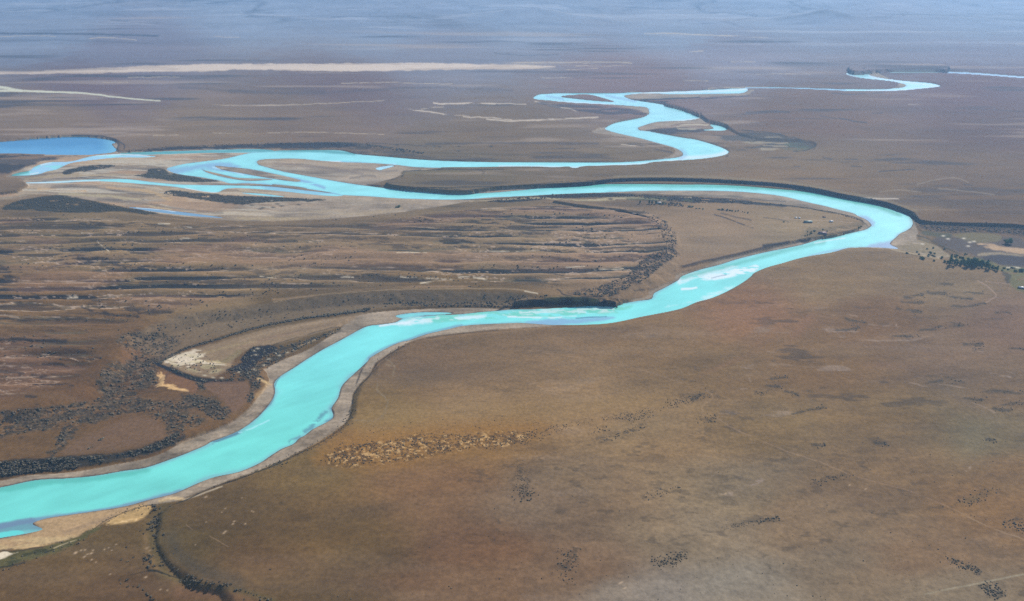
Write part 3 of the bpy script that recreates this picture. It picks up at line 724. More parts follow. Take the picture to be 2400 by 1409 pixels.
# sand flat behind the left bank
poly(alb((148, 126, 98)), .95, "378,852 400,835 440,822 500,806 600,778 700,757 800,742 870,731 840,742 800,765 740,782 640,808 600,810 560,830 545,850 530,870 490,885 440,875 400,865", 3, 1.5)
for cc, a, w, p in [((172, 150, 122), .5, 4, "560,800 660,772 780,750"), ((120, 102, 84), .5, 5, "600,800 700,775 780,760"), ((170, 150, 110), .5, 6, "470,830 540,812 600,800"), ((132, 122, 84), .5, 12, "500,860 540,840 560,825"), ((160, 130, 106), .4, 4, "560,815 640,790 700,780")]:
    stroke(alb(cc), a, w, p, soft=3)
poly(WHT, .9, "382,850 400,838 440,826 470,820 480,830 460,842 500,850 530,855 480,858 470,872 440,862 410,856", 2.5, 3, br=(13, 2.2, -.15, 231))
poly(alb((190, 178, 138)), .6, "390,850 430,832 500,836 520,856 500,880 440,868", 4, 3, br=(14, 2, -.1, 232))
poly(DKB, .95, "360,846 372,852 400,862 440,878 480,888 540,893 560,895 540,900 480,898 430,885 390,868 365,856", 1.6, 1.5)
stroke(DK, .8, 8, "400,862 450,884 520,893 570,890", br=(8, 1.3, -.3, 233))
poly(DKB, .93, "528,868 545,858 565,848 570,832 590,815 615,810 640,811 650,820 620,835 600,850 590,866 560,872", 1.8, 2.5, br=(12, 1.5, -1.0, 234))
poly(alb((64, 60, 50)), .85, "560,876 590,866 610,845 650,820 690,806 750,788 797,770 790,780 720,805 680,830 650,850 615,865 600,880 575,886", 3, 3, br=(10, 1.6, -.3, 235))
stroke(DK, .7, 2, "640,808 700,790 780,768 798,768", br=(20, 2, -.3, 236))
stroke(alb((206, 184, 150)), .7, 2, "700,812 740,796 790,774", br=(14, 2, -.2, 237))
for (x, y) in [(604, 817), (596, 822), (600, 832), (630, 842), (648, 828), (598, 866), (620, 856), (480, 880), (500, 885), (520, 886), (655, 833), (672, 826), (690, 820), (560, 872)]:
    blob(alb((206, 196, 172)), .85, x, y, 5, 1.8)
poly(alb((132, 96, 66)), .8, "372,870 400,875 450,892 465,905 460,920 430,915 390,905 362,908 370,890", 3, 2)
poly(alb((226, 186, 130)), .95, "368,873 380,870 388,885 384,898 410,905 440,915 430,917 400,912 385,906 362,909 370,895", 2.2, 3, br=(9, 1.5, -.45, 238))
poly(alb((126, 98, 76)), .8, "484,898 540,894 575,895 585,910 580,935 560,960 540,962 520,935 490,915", 4, 2)
stroke(alb((216, 186, 138)), .7, 6, "605,888 625,898 635,902", br=(10, 2, -.4, 239)); stroke(alb((180, 150, 108)), .6, 8, "600,930 615,915 625,905", soft=5)
poly(alb((122, 97, 76)), .55, "250,1000 300,978 360,980 385,1000 380,1030 330,1045 240,1060 150,1068 170,1035", 7, 4)
# light bed lines on the left bank gravel
for p in ["490,1010 560,985 600,960", "640,900 620,920", "813,750 860,738 940,733", "760,800 800,778"]:
    stroke(alb((176, 158, 140)), .5, 3, p, br=(16, 3, -.3, 240))

# --- lower left corner: sand bar, white pool bed, grass
poly(alb((186, 156, 116)), .95, "-60,1300 0,1288 67,1283 133,1271 200,1250 267,1213 330,1190 350,1176 300,1188 167,1208 113,1216 82,1226 95,1240 60,1254 0,1264 -60,1270", 4, 1.5)
poly(alb((206, 180, 134)), .75, "-60,1300 0,1288 67,1283 133,1271 180,1256 130,1258 60,1262 0,1270 -60,1276", 4, 3, br=(14, 3, -.4, 241))
stroke(alb((150, 128, 104)), .6, 8, "150,1250 220,1225 300,1200", soft=5); stroke(alb((212, 178, 138)), .6, 3, "150,1242 190,1230")
poly(alb((196, 164, 112)), .85, "262,1215 300,1195 345,1180 352,1195 335,1215 300,1225 258,1228", 4, 2, br=(14, 2, -.7, 242)); stroke(alb((222, 190, 140)), .7, 5, "250,1228 290,1222 320,1218", br=(6, 1.5, -.1, 243))
stroke(alb((224, 196, 150)), .8, 7, "375,1175 400,1168 430,1170"); stroke(alb((200, 184, 160)), .7, 4, "430,1172 480,1155 520,1140", w2=2)
stroke(DK, .85, 1.8, "213,1246 240,1225 265,1212 300,1198 330,1188 365,1182", warp=.5)
poly(alb((94, 90, 52)), .9, "-60,1330 0,1300 50,1288 100,1284 150,1268 180,1258 215,1240 240,1235 200,1262 140,1292 60,1315 0,1335 -60,1355", 4, 3)
poly(alb((58, 62, 40)), .7, "20,1310 50,1296 100,1286 110,1295 60,1312 20,1326", 3, 2, br=(10, 2, -.3, 244))
poly(WHT, 1.0, "-60,1310 -10,1300 0,1296 15,1292 30,1298 42,1294 20,1303 0,1311 -60,1330", 1.5, 1); stroke(DK, .8, 2, "0,1291 40,1292 80,1284 100,1283")
stroke(alb((190, 174, 140)), .7, 2, "125,1285 150,1275 178,1266"); stroke(DK, .8, 3, "105,1296 125,1288"); stroke(DK, .8, 3.5, "0,1330 40,1324 58,1318")
for (x, y, r) in [(177, 1296, 5), (198, 1305, 4), (190, 1290, 3), (199, 1289, 3), (214, 1297, 4), (218, 1290, 3), (205, 1299, 3), (245, 1288, 2.5), (255, 1284, 2.5), (262, 1290, 2.5), (272, 1276, 2.5), (345, 1285, 5), (352, 1290, 4), (342, 1353, 4),
                  (482, 1165, 4), (520, 1201, 2), (528, 1192, 2), (549, 1222, 3), (546, 1228, 3), (567, 1167, 2), (528, 1246, 4), (524, 1250, 3), (575, 1228, 2.5), (483, 1224, 2), (594, 1200, 2), (458, 1277, 2), (392, 1384, 2.5), (590, 1198, 2),
                  (466, 1138, 4), (258, 1346, 3), (215, 1312, 3), (225, 1318, 2), (376, 1382, 3), (1700, 1157, 4), (1991, 1137, 3), (2029, 1146, 3), (1455, 1366, 5), (1465, 1378, 4)]:
    blob(alb((206, 180, 150)), .8, x, y, r * 1.1, r * .45, ang=-28)
stroke(alb((158, 132, 108)), .6, 1.4, "437,1230 450,1240"); stroke(alb((158, 132, 108)), .6, 1.4, "490,1256 515,1270 535,1282")
# creek gully
stroke(alb((92, 82, 52)), .6, 30, "385,1190 360,1240 365,1300 380,1340", soft=14); stroke(alb((140, 112, 74)), .5, 12, "340,1255 345,1290 365,1330 380,1345 410,1350", soft=8)
stroke(alb((96, 88, 56)), .6, 14, "385,1345 430,1362 500,1378 560,1385 640,1409", soft=8); stroke(alb((74, 72, 64)), .5, 30, "400,1260 420,1300 480,1340 560,1365", soft=18)
stroke(alb((120, 88, 64)), .5, 30, "420,1390 520,1395 600,1420", soft=14)
stroke(DK, .95, 6, "348,1337 365,1338 380,1343", w2=4); stroke(DK, .9, 3, "380,1343 400,1350 420,1356", w2=1.5); stroke(alb((60, 52, 40)), .7, 2, "300,1350 325,1343 345,1338")
stroke(DK, .9, 2.6, "413,1180 440,1170 480,1150 500,1142", warp=.6)
for a, w, p in [(.95, 2.4, "500,1140 533,1131 600,1108 650,1088"), (.9, 2.2, "650,1088 700,1063 750,1038 800,1004 817,984 826,960"), (.8, 2.0, "826,947 830,925 845,903 867,880 880,857 903,838 935,818 960,806"), (.6, 2, "1000,792 1083,782 1167,774")]:
    stroke(alb((36, 36, 24)), a, w, p, warp=.6, br=(14, 2, -1.0, 245))
stroke(alb((70, 66, 40)), .8, 8, "600,1104 630,1095 655,1085", br=(6, 1.2, -.2, 246))
for p, w in [("500,1135 600,1100 680,1062", 3), ("760,1020 800,985 812,950", 4), ("870,860 900,825 950,800", 3)]:
    stroke(alb((168, 156, 144)), .4, w, p, soft=3)
stroke(DKB, .7, 4, "775,955 782,970 768,985 735,1000", br=(10, 1, -.4, 247)); stroke(DKB, .8, 4, "835,903 842,880 860,845 868,835", warp=1, br=(20, 2, -.6, 248), w2=2)

# --- big foreground slope
for c_, a, x, y, rx, ry, an in [((150, 116, 58), .55, 900, 1020, 150, 26, -6), ((150, 122, 76), .5, 1300, 975, 300, 26, -8), ((146, 118, 80), .35, 1600, 960, 90, 60, -20), ((120, 112, 98), .45, 1780, 1120, 160, 40, -15), ((138, 132, 122), .6, 1620, 1395, 190, 46, -4),
                                ((118, 118, 96), .45, 2280, 1040, 50, 60, 20), ((116, 114, 90), .3, 2230, 920, 60, 30, 20), ((142, 108, 66), .55, 2370, 1185, 70, 16, -20), ((84, 84, 58), .5, 2280, 1170, 36, 8, -22), ((140, 106, 86), .5, 2080, 858, 60, 8, 4),
                                ((150, 104, 74), .6, 1700, 855, 60, 7, -22), ((146, 106, 80), .6, 1880, 765, 55, 12, -48), ((134, 98, 78), .35, 1740, 740, 120, 30, -20), ((104, 96, 76), .4, 1780, 780, 60, 12, -30), ((90, 84, 82), .4, 1710, 965, 22, 5, 8),
                                ((96, 90, 96), .4, 2240, 930, 130, 8, 30), ((100, 92, 92), .4, 2120, 815, 160, 7, 4), ((112, 84, 62), .4, 2100, 1330, 120, 16, 0), ((110, 84, 62), .35, 1960, 1160, 160, 24, 6), ((104, 88, 76), .4, 1240, 1230, 60, 30, 30),
                                ((118, 84, 60), .45, 620, 1320, 160, 36, 10), ((96, 84, 68), .35, 900, 1190, 160, 20, -8), ((124, 92, 66), .3, 1060, 1180, 160, 30, -8), ((92, 86, 74), .4, 980, 880, 120, 26, -4), ((148, 108, 82), .4, 1620, 690, 60, 8, -25),
                                ((126, 84, 60), .3, 900, 1360, 140, 30, 0), ((134, 100, 68), .35, 2080, 1285, 80, 12, 0), ((116, 110, 96), .35, 1900, 1400, 60, 20, 0), ((156, 138, 112), .35, 1990, 1392, 50, 14, -10)]:
    blob(alb(c_), a, x, y, rx, ry, ang=an)
# tracks
for c_, a, w, p in [((160, 134, 110), .55, 1.6, "1240,822 1330,835 1420,848 1500,866 1600,898"), ((168, 140, 106), .7, 2.4, "1655,915 1668,925 1668,936 1648,950 1646,960 1653,968"), ((158, 132, 106), .7, 2.2, "1680,980 1720,1005 1760,1022 1850,1060 1920,1082 1990,1112"),
                    ((158, 128, 100), .6, 2.2, "1990,1112 2060,1132 2130,1150 2200,1178 2238,1195"), ((164, 138, 106), .7, 2.4, "2238,1195 2290,1222 2330,1240 2400,1264 2500,1300"), ((166, 156, 132), .85, 4, "2080,1412 2170,1392 2270,1372 2340,1358 2420,1342 2560,1320"),
                    ((176, 150, 132), .8, 2.6, "2290,658 2310,668 2325,680 2335,694 2322,702 2308,711"), ((168, 142, 124), .7, 2.4, "2310,660 2350,664 2380,668"), ((150, 126, 100), .4, 3, "1880,735 1960,700 2040,680 2110,672"), ((190, 176, 160), .6, 1.8, "2350,625 2370,618 2398,605"),
                    ((190, 178, 150), .8, 2, "2342,625 2350,630 2362,636"), ((140, 110, 86), .5, 4, "1750,730 1790,718 1830,712")]:
    stroke(alb(c_), a * .72, w, p, warp=.8, br=(40, 1.5, -.5, 290))
for p in ["905,842 918,850 925,862 920,880", "885,900 883,912 890,920 905,935 908,950 895,978", "830,985 880,985 900,970", "905,855 920,858"]:
    stroke(alb((142, 128, 104)), .55, 3, p, soft=2.2)
# pale scratches and hollows on the right
for w, p in [(2.4, "1937,774 1967,787 1997,793 2067,798.5 2133,798 2160,792 2180,785"), (2, "2030,759 2060,762 2090,761"), (2, "2100,760 2105,768"), (1.8, "1985,776 2005,777"), (2.4, "2195,765 2210,768"), (2.4, "2280,823 2305,825"), (1.8, "1950,738 1980,735 2010,740"),
             (2, "2133,897 2150,902 2175,910"), (2, "2200,898 2240,905 2260,908"), (2, "2270,938 2300,950 2330,966"), (3, "2320,876 2370,884"), (1.8, "1735,872 1745,875 1755,885 1760,895"), (2, "1740,860 1755,866"), (2, "1755,935 1775,935"), (3, "1795,962 1803,965"), (3, "1833,957 1840,960"),
             (2, "1735,910 1752,912"), (7, "1710,1152 1740,1140 1785,1126"), (5, "1690,1160 1715,1158"), (3, "1637,1168 1648,1170"), (2, "1800,825 1830,830"), (2, "2320,927 2345,930"), (1.6, "2350,868 2400,880"), (3, "2260,1110 2285,1085"), (2, "1820,1023 1840,1032")]:
    stroke(alb((170, 150, 134)), .5, w * 1.3, p, soft=2, warp=3, br=(12, 3, -.05, 250))
HOLL = ["2193,665 2233,667", "2173,685 2217,687", "2257,685 2300,687", "2120,697 2160,692", "2223,698 2280,700", "2113,707 2163,709", "2233,718 2273,717 2307,710", "2103,722 2127,728 2160,732", "2333,733 2367,734", "1980,745 2000,752 2030,754", "2230,758 2257,762",
        "1960,772 1990,772 2013,767", "2087,789 2137,787", "2157,773 2207,767", "2257,806 2300,807", "2280,818 2303,818", "2363,815 2400,817", "2170,897 2200,893 2220,888 2257,893", "2300,915 2350,918 2400,922", "2263,932 2303,937", "2353,947 2400,945", "2330,958 2367,962",
        "1807,887 1840,883", "1798,904 1830,908", "1773,922 1797,920", "1840,918 1855,920 1873,928", "1860,970 1890,963 1930,955", "1907,1042 1933,1043", "2050,1036 2075,1038", "2310,1030 2330,1033", "2370,1032 2400,1034", "2320,1062 2345,1062", "1650,1015 1665,1018",
        "1900,940 1930,942", "2225,765 2260,760", "2060,758 2080,758", "2140,742 2200,748", "1690,965 1730,970", "2000,720 2040,722", "1850,735 1900,728", "2320,748 2360,750"]
for i, p in enumerate(HOLL):
    q = parse(p); 
    if len(q) == 2:
        q = [q[0], ((q[0][0] + q[1][0]) / 2, (q[0][1] + q[1][1]) / 2 + 1), q[1]]
    stroke(alb((66, 62, 52)), .75 if i < 30 else .45, 5.5 if i < 30 else 3.5, q, soft=3, warp=3.5, br=(12, 2.6, -.45, 251))
# faint scrub lines of the foreground
for a, w, p in [(.5, 8, "1360,1050 1420,1035 1470,1015 1510,1000"), (.55, 10, "1400,1030 1440,1020 1510,995"), (.55, 14, "1600,940 1630,930 1662,920"), (.5, 16, "1215,1080 1225,1120 1232,1160 1240,1170"), (.5, 26, "1320,1330 1340,1310 1350,1290"), (.5, 14, "1540,1320 1580,1310 1605,1298"),
                (.45, 12, "1510,1165 1545,1150 1580,1140"), (.5, 10, "1700,1235 1760,1225 1820,1215"), (.5, 10, "2380,1215 2400,1225"), (.55, 18, "2300,1372 2330,1380 2345,1395"), (.5, 12, "2225,1310 2260,1325 2295,1340"), (.4, 14, "1640,975 1670,985"), (.4, 14, "1620,1020 1665,1005"),
                (.45, 6, "1160,1205 1170,1225"), (.45, 6, "1165,1240 1185,1252"), (.4, 10, "1900,1125 1950,1120 1985,1110"), (.4, 8, "2000,1090 2030,1100"), (.4, 10, "2180,1190 2230,1192"), (.4, 8, "660,1180 690,1200")]:
    stroke(alb((60, 58, 50)), a, w, p, soft=w * .5, warp=3, br=(7, 1.5, .1, 252))
# yellow shrub field
poly(alb((156, 114, 54)), .72, "740,1080 770,1045 850,1010 960,995 1100,985 1240,990 1300,1000 1200,1040 1000,1085 850,1100", 26, 8)
stroke(alb((152, 122, 76)), .5, 40, "860,1000 1000,975 1200,960 1400,950 1560,935", soft=26)
poly(alb((70, 54, 34)), .65, "762,1075 790,1050 830,1045 920,1030 1000,1018 1100,1020 1180,1010 1240,1015 1230,1030 1180,1050 1120,1050 1030,1065 950,1080 860,1090 790,1095", 5, 5, br=(5.5, 1.3, .05, 253))
poly(alb((214, 176, 120)), .75, "762,1075 790,1050 830,1045 920,1030 1000,1018 1100,1020 1180,1010 1240,1015 1230,1030 1180,1050 1120,1050 1030,1065 950,1080 860,1090 790,1095", 5, 5, br=(4.5, 1.3, .55, 254))
# right edge: the farm valley
poly(alb((88, 80, 76)), .85, "2190,560 2230,555 2290,552 2340,556 2400,562 2400,640 2350,622 2300,605 2250,592 2210,580", 5, 3)
poly(DKB, .55, "2160,523 2233,524 2300,525 2367,527 2420,532 2420,556 2367,550 2300,546 2217,546 2165,538", 2, 2, br=(8, 1, -.5, 255))
poly(alb((120, 110, 72)), .8, "2235,548 2290,546 2330,548 2345,556 2340,566 2290,568 2250,560", 3, 2); poly(alb((64, 76, 56)), .7, "2160,540 2200,546 2230,548 2220,558 2170,552", 3, 2)
poly(alb((146, 130, 98)), .8, "2145,565 2160,558 2190,572 2212,590 2225,600 2180,600 2130,590 2100,580 2110,572", 4, 3, br=(14, 3, -.7, 256))
stroke(alb((176, 160, 128)), .7, 3, "2090,585 2130,593 2180,602 2200,606")
poly(alb((196, 166, 130)), .9, "2290,570 2310,569 2350,578 2420,584 2420,598 2370,592 2330,586 2300,576", 2.5, 2, br=(20, 4, -.7, 257))
poly(alb((170, 154, 124)), .7, "2290,596 2310,592 2370,594 2400,600 2340,598 2300,600", 2, 2)
poly(alb((66, 62, 66)), .8, "2300,602 2340,598 2400,602 2400,622 2350,620 2300,612", 2, 2)
for x, y in [(2222, 560), (2259, 559), (2273, 568), (2269, 577), (2211, 553), (2283, 566), (2162, 572)]:
    blob(alb((226, 218, 200)), .9, x, y, 4.5, 1.8)
poly(alb((108, 108, 66)), .75, "2225,602 2260,602 2300,606 2345,622 2400,628 2420,650 2420,690 2385,680 2362,660 2350,640 2330,632 2270,620", 4, 3, br=(16, 2, -.6, 258))
poly(alb((70, 66, 56)), .8, "2350,636 2365,640 2368,655 2360,665 2352,650", 3, 3)
stroke(alb((170, 152, 118)), .7, 2.4, "2233,604 2250,612"); stroke(alb((60, 62, 46)), .7, 3, "2150,552 2170,558 2200,572 2222,584 2250,596", br=(12, 2, -.5, 259))
for (x, y) in [(2150, 590), (2155, 597), (2165, 591), (2178, 591), (2181, 597), (2190, 602), (2125, 594), (2176, 602), (2188, 594), (2206, 604)]:
    blob(DK, .7, x, y, 4, 1.6)
stroke(alb((214, 206, 186)), .8, 3, "2360,627 2380,627 2392,629")
print('paint', round(time.time() - T00, 1))
#PART3
# ------------------------------------------------------------------ water colours
WCOL = np.empty(GX.shape + (3,), np.float32)
WCOL[:] = lin((124, 224, 214))
tt = sstep(1050, 780, GY)[..., None]; WCOL += (lin((134, 232, 231)) - WCOL) * tt
tt = sstep(700, 450, GY)[..., None]; WCOL += (lin((158, 240, 243)) - WCOL) * tt
tt = sstep(400, 220, GY)[..., None]; WCOL += (lin((172, 238, 248)) - WCOL) * tt  # far water paled: sky reflection and haze put into its colour
KEEPC, KX, KY = C, PX, PY
C, PX, PY = WCOL, GX, GY
VIO = lin((118, 128, 160)); VIO2 = lin((140, 170, 205)); GRN = lin((92, 190, 170)); GRN2 = lin((120, 214, 186)); FOAM_GLARE = lin((236, 248, 246))  # the last white serves real foam and painted glare
wn = fbm(WX, WY, 60, 4, 301, ax=1.5)
C *= (1 + 0.06 * wn + 0.05 * fbm(WX * .8 + WY * .6, WY * .8 - WX * .6, 18, 3, 309, .6, 4.0))[..., None]; C *= np.array([1.0, 1.01, 0.94], np.float32)
shal = sstep(-9, -1, dW + 3 * WARP) * sstep(14, 4, dF) * 0.45
C += (lin((128, 150, 172)) - C) * shal[..., None]
shal = sstep(-16, -4, dW + 6 * WARP) * 0.14
C += (lin((150, 200, 205)) - C) * shal[..., None]
poly(lin((112, 142, 156)), .8, "-60,1242 0,1226 40,1220 78,1216 90,1225 100,1240 60,1245 20,1247 0,1250 -60,1262", 5, 2)
poly(VIO, .6, "-330,1310 0,1226 113,1210 250,1190 347,1168 420,1148 420,1158 340,1178 250,1198 100,1222 0,1240", 3, 1)
poly(lin((108, 222, 212)), .95, "-60,1255 0,1248 35,1243 55,1246 50,1252 0,1262 -60,1275", 2, 1)
poly(GRN, .75, "0,1140 100,1124 220,1116 340,1098 340,1108 220,1128 100,1138 0,1156", 5, 2)
for a, w, p in [(.85, 5, "782,952 776,958 783,975 768,988"), (.6, 8, "762,965 745,985 715,1012"), (.5, 6, "700,1025 680,1035")]:
    stroke(lin((84, 96, 130)), a, w, p, soft=4, warp=3, br=(10, 1.5, -.3, 302))
stroke(lin((84, 110, 136)), .85, 6, "498,1038 530,1026 560,1014", soft=3, br=(12, 2, -.5, 303)); stroke(lin((190, 244, 246)), .7, 3, "560,1014 590,1004 630,985", br=(12, 2, -.3, 304))
stroke(lin((90, 84, 110)), .6, 3, "560,1008 595,984 618,962 640,938 644,905 655,884"); stroke(VIO, .6, 4, "863,842 868,836 900,816 940,802 1000,781 1083,762", soft=3)
# rapids
poly(GRN2, .85, "950,750 1040,738 1150,731 1260,728 1400,722 1480,716 1460,728 1400,738 1300,742 1150,748 1040,755", 4, 3, br=(16, 2, -.3, 305))
poly(FOAM_GLARE, .75, "940,752 990,744 1060,742 1140,739 1120,748 1050,752 980,760 930,762", 4, 3, br=(14, 3, -.25, 306))
poly(FOAM_GLARE, .6, "1150,733 1200,727 1300,725 1420,721 1440,730 1380,734 1280,735 1200,740", 3, 3, br=(9, 3, .1, 307))
stroke(FOAM_GLARE, .8, 5, "890,764 915,760 945,758 960,754", br=(10, 2, -.6, 308)); stroke(FOAM_GLARE, .8, 4, "1190,742 1290,745 1350,742", br=(12, 3, -.1, 309))
poly(VIO2, .8, "1230,756 1290,748 1360,747 1440,742 1430,750 1380,755 1300,762", 4, 2); stroke(lin((70, 100, 140)), .8, 2.4, "1350,746 1385,744 1422,742")
poly(FOAM_GLARE, .95, "1633,648 1655,642 1690,640 1725,630 1770,622 1775,630 1730,646 1700,653 1665,657 1640,655", 3, 3, br=(14, 3, -.4, 310))
poly(FOAM_GLARE, .7, "1600,645 1680,628 1740,618 1700,636 1640,648 1590,668", 4, 3, br=(12, 3, -.2, 311))
stroke(FOAM_GLARE, .95, 5, "1598,678 1620,677 1632,674", warp=1); stroke(lin((86, 110, 130)), .7, 2, "1668,652 1690,646 1702,644")
poly(FOAM_GLARE, .5, "1560,720 1610,712 1660,690 1720,668 1700,684 1640,706", 4, 3, br=(12, 3, .1, 312))
for p, a, w in [("1600,650 1700,625 1800,598 1867,582 1930,568", .8, 9), ("1033,460 1200,453 1300,440", .3, 5), ("1300,437 1450,434 1600,436 1733,439 1850,446 1950,462 2050,483 2110,505", .9, 8)]:
    stroke(GRN, a, w, p, soft=5, warp=2)
poly(VIO2, .9, "2030,580 2060,570 2100,562 2110,550 2140,545 2140,570 2110,585 2060,584", 6, 3); poly(lin((140, 160, 190)), .6, "2040,578 2075,566 2100,562 2100,574 2070,582", 5, 2)
poly(VIO2, .8, "2010,508 2030,506 2050,520 2045,530 2030,520", 4, 1); stroke(VIO2, .7, 4, "1700,706 1740,690 1800,655 1900,600 1980,584", soft=3); stroke(FOAM_GLARE, .6, 3, "1910,570 1940,564 1980,558")
# braids
poly(VIO2, .75, "380,395 430,390 520,380 560,392 520,402 480,395 430,405 400,405", 5, 3); stroke(VIO2, .9, 6, "520,397 560,404 620,412 700,422 760,440", soft=4, br=(30, 3, -.4, 313))
stroke(lin((200, 240, 248)), .7, 4, "500,392 540,400 570,410", soft=2); poly(VIO2, .55, "560,428 640,432 720,445 800,455 720,455 640,445", 4, 2)
stroke(lin((70, 160, 150)), .95, 7, "287,361 400,358 500,355 620,353 740,354 830,360", soft=3, warp=1); stroke(lin((70, 160, 140)), .9, 9, "27,412 45,406 64,402")
poly(lin((178, 220, 245)), .85, "70,412 80,395 120,382 200,370 290,362 367,366 290,372 200,380 140,393 100,406", 4, 3, br=(40, 4, -.5, 314))
stroke(FOAM_GLARE, .9, 3, "190,366 280,362 350,366"); stroke(FOAM_GLARE, .8, 3, "95,387 120,381"); stroke(FOAM_GLARE, .8, 3, "72,409 90,405"); stroke(FOAM_GLARE, .85, 3, "60,430 130,427 233,423", w2=1.5); stroke(FOAM_GLARE, .85, 2.4, "433,441 483,450 512,452")
stroke(lin((122, 150, 182)), .85, 20, "310,488 400,494 520,510"); stroke(FOAM_GLARE, .6, 2.5, "320,487 367,490 410,496")
stroke(FOAM_GLARE, .9, 2.5, "742,378.5 800,378.5"); stroke(lin((190, 236, 246)), .9, 10, "880,395 925,388"); stroke(VIO2, .6, 5, "800,380 860,384 900,389", soft=3)
poly(FOAM_GLARE, .8, "1600,374 1650,371 1700,364 1705,358 1700,352 1690,358 1650,364 1600,367", 4, 1); stroke(FOAM_GLARE, .7, 4, "1170,390 1300,391 1345,392 1500,384 1600,374", soft=2); stroke(VIO2, .5, 8, "1597,352 1608,362 1596,372", soft=5)
stroke(FOAM_GLARE, .85, 4, "1480,218 1600,216 1700,213 1752,209"); stroke(FOAM_GLARE, .7, 3, "1310,238 1380,242 1440,246"); stroke(VIO2, .7, 4, "1280,225 1300,228 1320,233", soft=3); stroke(VIO2, .7, 4, "1420,224 1460,232 1490,238", soft=3)  # white glare on the far reaches, painted into the water colour
stroke(lin((90, 190, 190)), .7, 4, "1340,219 1440,219 1500,216"); stroke(FOAM_GLARE, .9, 5, "1398,304 1418,303"); stroke(FOAM_GLARE, .8, 5, "1640,279 1600,284 1560,286", soft=2)
for p, w in [("2050,180 2100,190 2150,196 2200,202", 4), ("2200,203 2150,208 2100,212 2033,213", 3), ("2035,171 2042,180 2060,184", 5), ("1985,173 2010,182", 3)]:
    stroke(lin((214, 238, 250)), .75, w, p)  # near-white glare painted on the farthest bends
stroke(lin((84, 140, 190)), .85, 6, "2213,170 2290,174 2400,182 2560,194"); stroke(lin((110, 160, 196)), .8, 5, "1750,206 1860,208 1980,211"); stroke(lin((110, 180, 196)), .6, 4, "2030,168 2120,167 2210,169")
WCOL, C, PX, PY = C, KEEPC, KX, KY

# ------------------------------------------------------------------ materials
def newmat(name):
    m = bpy.data.materials.new(name); m.use_nodes = True
    nt = m.node_tree
    return m, nt, nt.nodes['Principled BSDF']


def N(nt, t, **k):
    n = nt.nodes.new(t)
    for a, v in k.items():
        setattr(n, a, v)
    return n


def ground_mat():
    m, nt, b = newmat('steppe_soil')
    at = N(nt, 'ShaderNodeAttribute', attribute_name='Col')
    geo = N(nt, 'ShaderNodeNewGeometry')
    n1 = N(nt, 'ShaderNodeTexNoise'); n1.inputs['Scale'].default_value = 0.16; n1.inputs['Detail'].default_value = 5.0; n1.inputs['Roughness'].default_value = 0.65
    nt.links.new(geo.outputs['Position'], n1.inputs['Vector'])
    r1 = N(nt, 'ShaderNodeMapRange'); r1.inputs['From Min'].default_value = 0.3; r1.inputs['From Max'].default_value = 0.7; r1.inputs['To Min'].default_value = 0.76; r1.inputs['To Max'].default_value = 1.22
    nt.links.new(n1.outputs['Fac'], r1.inputs['Value'])
    vor = N(nt, 'ShaderNodeTexVoronoi'); vor.inputs['Scale'].default_value = 0.21; vor.inputs['Randomness'].default_value = 1.0
    nt.links.new(geo.outputs['Position'], vor.inputs['Vector'])
    # small tussocks: dark dots, only where a wide noise allows them
    r2 = N(nt, 'ShaderNodeMapRange'); r2.inputs['From Min'].default_value = 0.10; r2.inputs['From Max'].default_value = 0.26; r2.inputs['To Min'].default_value = 0.62; r2.inputs['To Max'].default_value = 1.0
    nt.links.new(vor.outputs['Distance'], r2.inputs['Value'])
    n2 = N(nt, 'ShaderNodeTexNoise'); n2.inputs['Scale'].default_value = 0.012; n2.inputs['Detail'].default_value = 4.0
    nt.links.new(geo.outputs['Position'], n2.inputs['Vector'])
    r3 = N(nt, 'ShaderNodeMapRange'); r3.inputs['From Min'].default_value = 0.50; r3.inputs['From Max'].default_value = 0.66
    nt.links.new(n2.outputs['Fac'], r3.inputs['Value'])
    mx = N(nt, 'ShaderNodeMix', data_type='FLOAT'); mx.inputs[2].default_value = 1.0
    nt.links.new(r3.outputs['Result'], mx.inputs[0]); nt.links.new(r2.outputs['Result'], mx.inputs[3])
    mul = N(nt, 'ShaderNodeMath', operation='MULTIPLY'); nt.links.new(r1.outputs['Result'], mul.inputs[0]); nt.links.new(mx.outputs[0], mul.inputs[1])
    vm = N(nt, 'ShaderNodeVectorMath', operation='SCALE'); nt.links.new(at.outputs['Color'], vm.inputs[0]); nt.links.new(mul.outputs[0], vm.inputs['Scale'])
    nt.links.new(vm.outputs['Vector'], b.inputs['Base Color'])
    b.inputs['Roughness'].default_value = 0.95
    b.inputs['Specular IOR Level'].default_value = 0.1
    n3 = N(nt, 'ShaderNodeTexNoise'); n3.inputs['Scale'].default_value = 0.07; n3.inputs['Detail'].default_value = 7.0; n3.inputs['Roughness'].default_value = 0.6
    nt.links.new(geo.outputs['Position'], n3.inputs['Vector'])
    bp = N(nt, 'ShaderNodeBump'); bp.inputs['Strength'].default_value = 0.55; bp.inputs['Distance'].default_value = 1.6
    nt.links.new(n3.outputs['Fac'], bp.inputs['Height']); nt.links.new(bp.outputs['Normal'], b.inputs['Normal'])
    return m


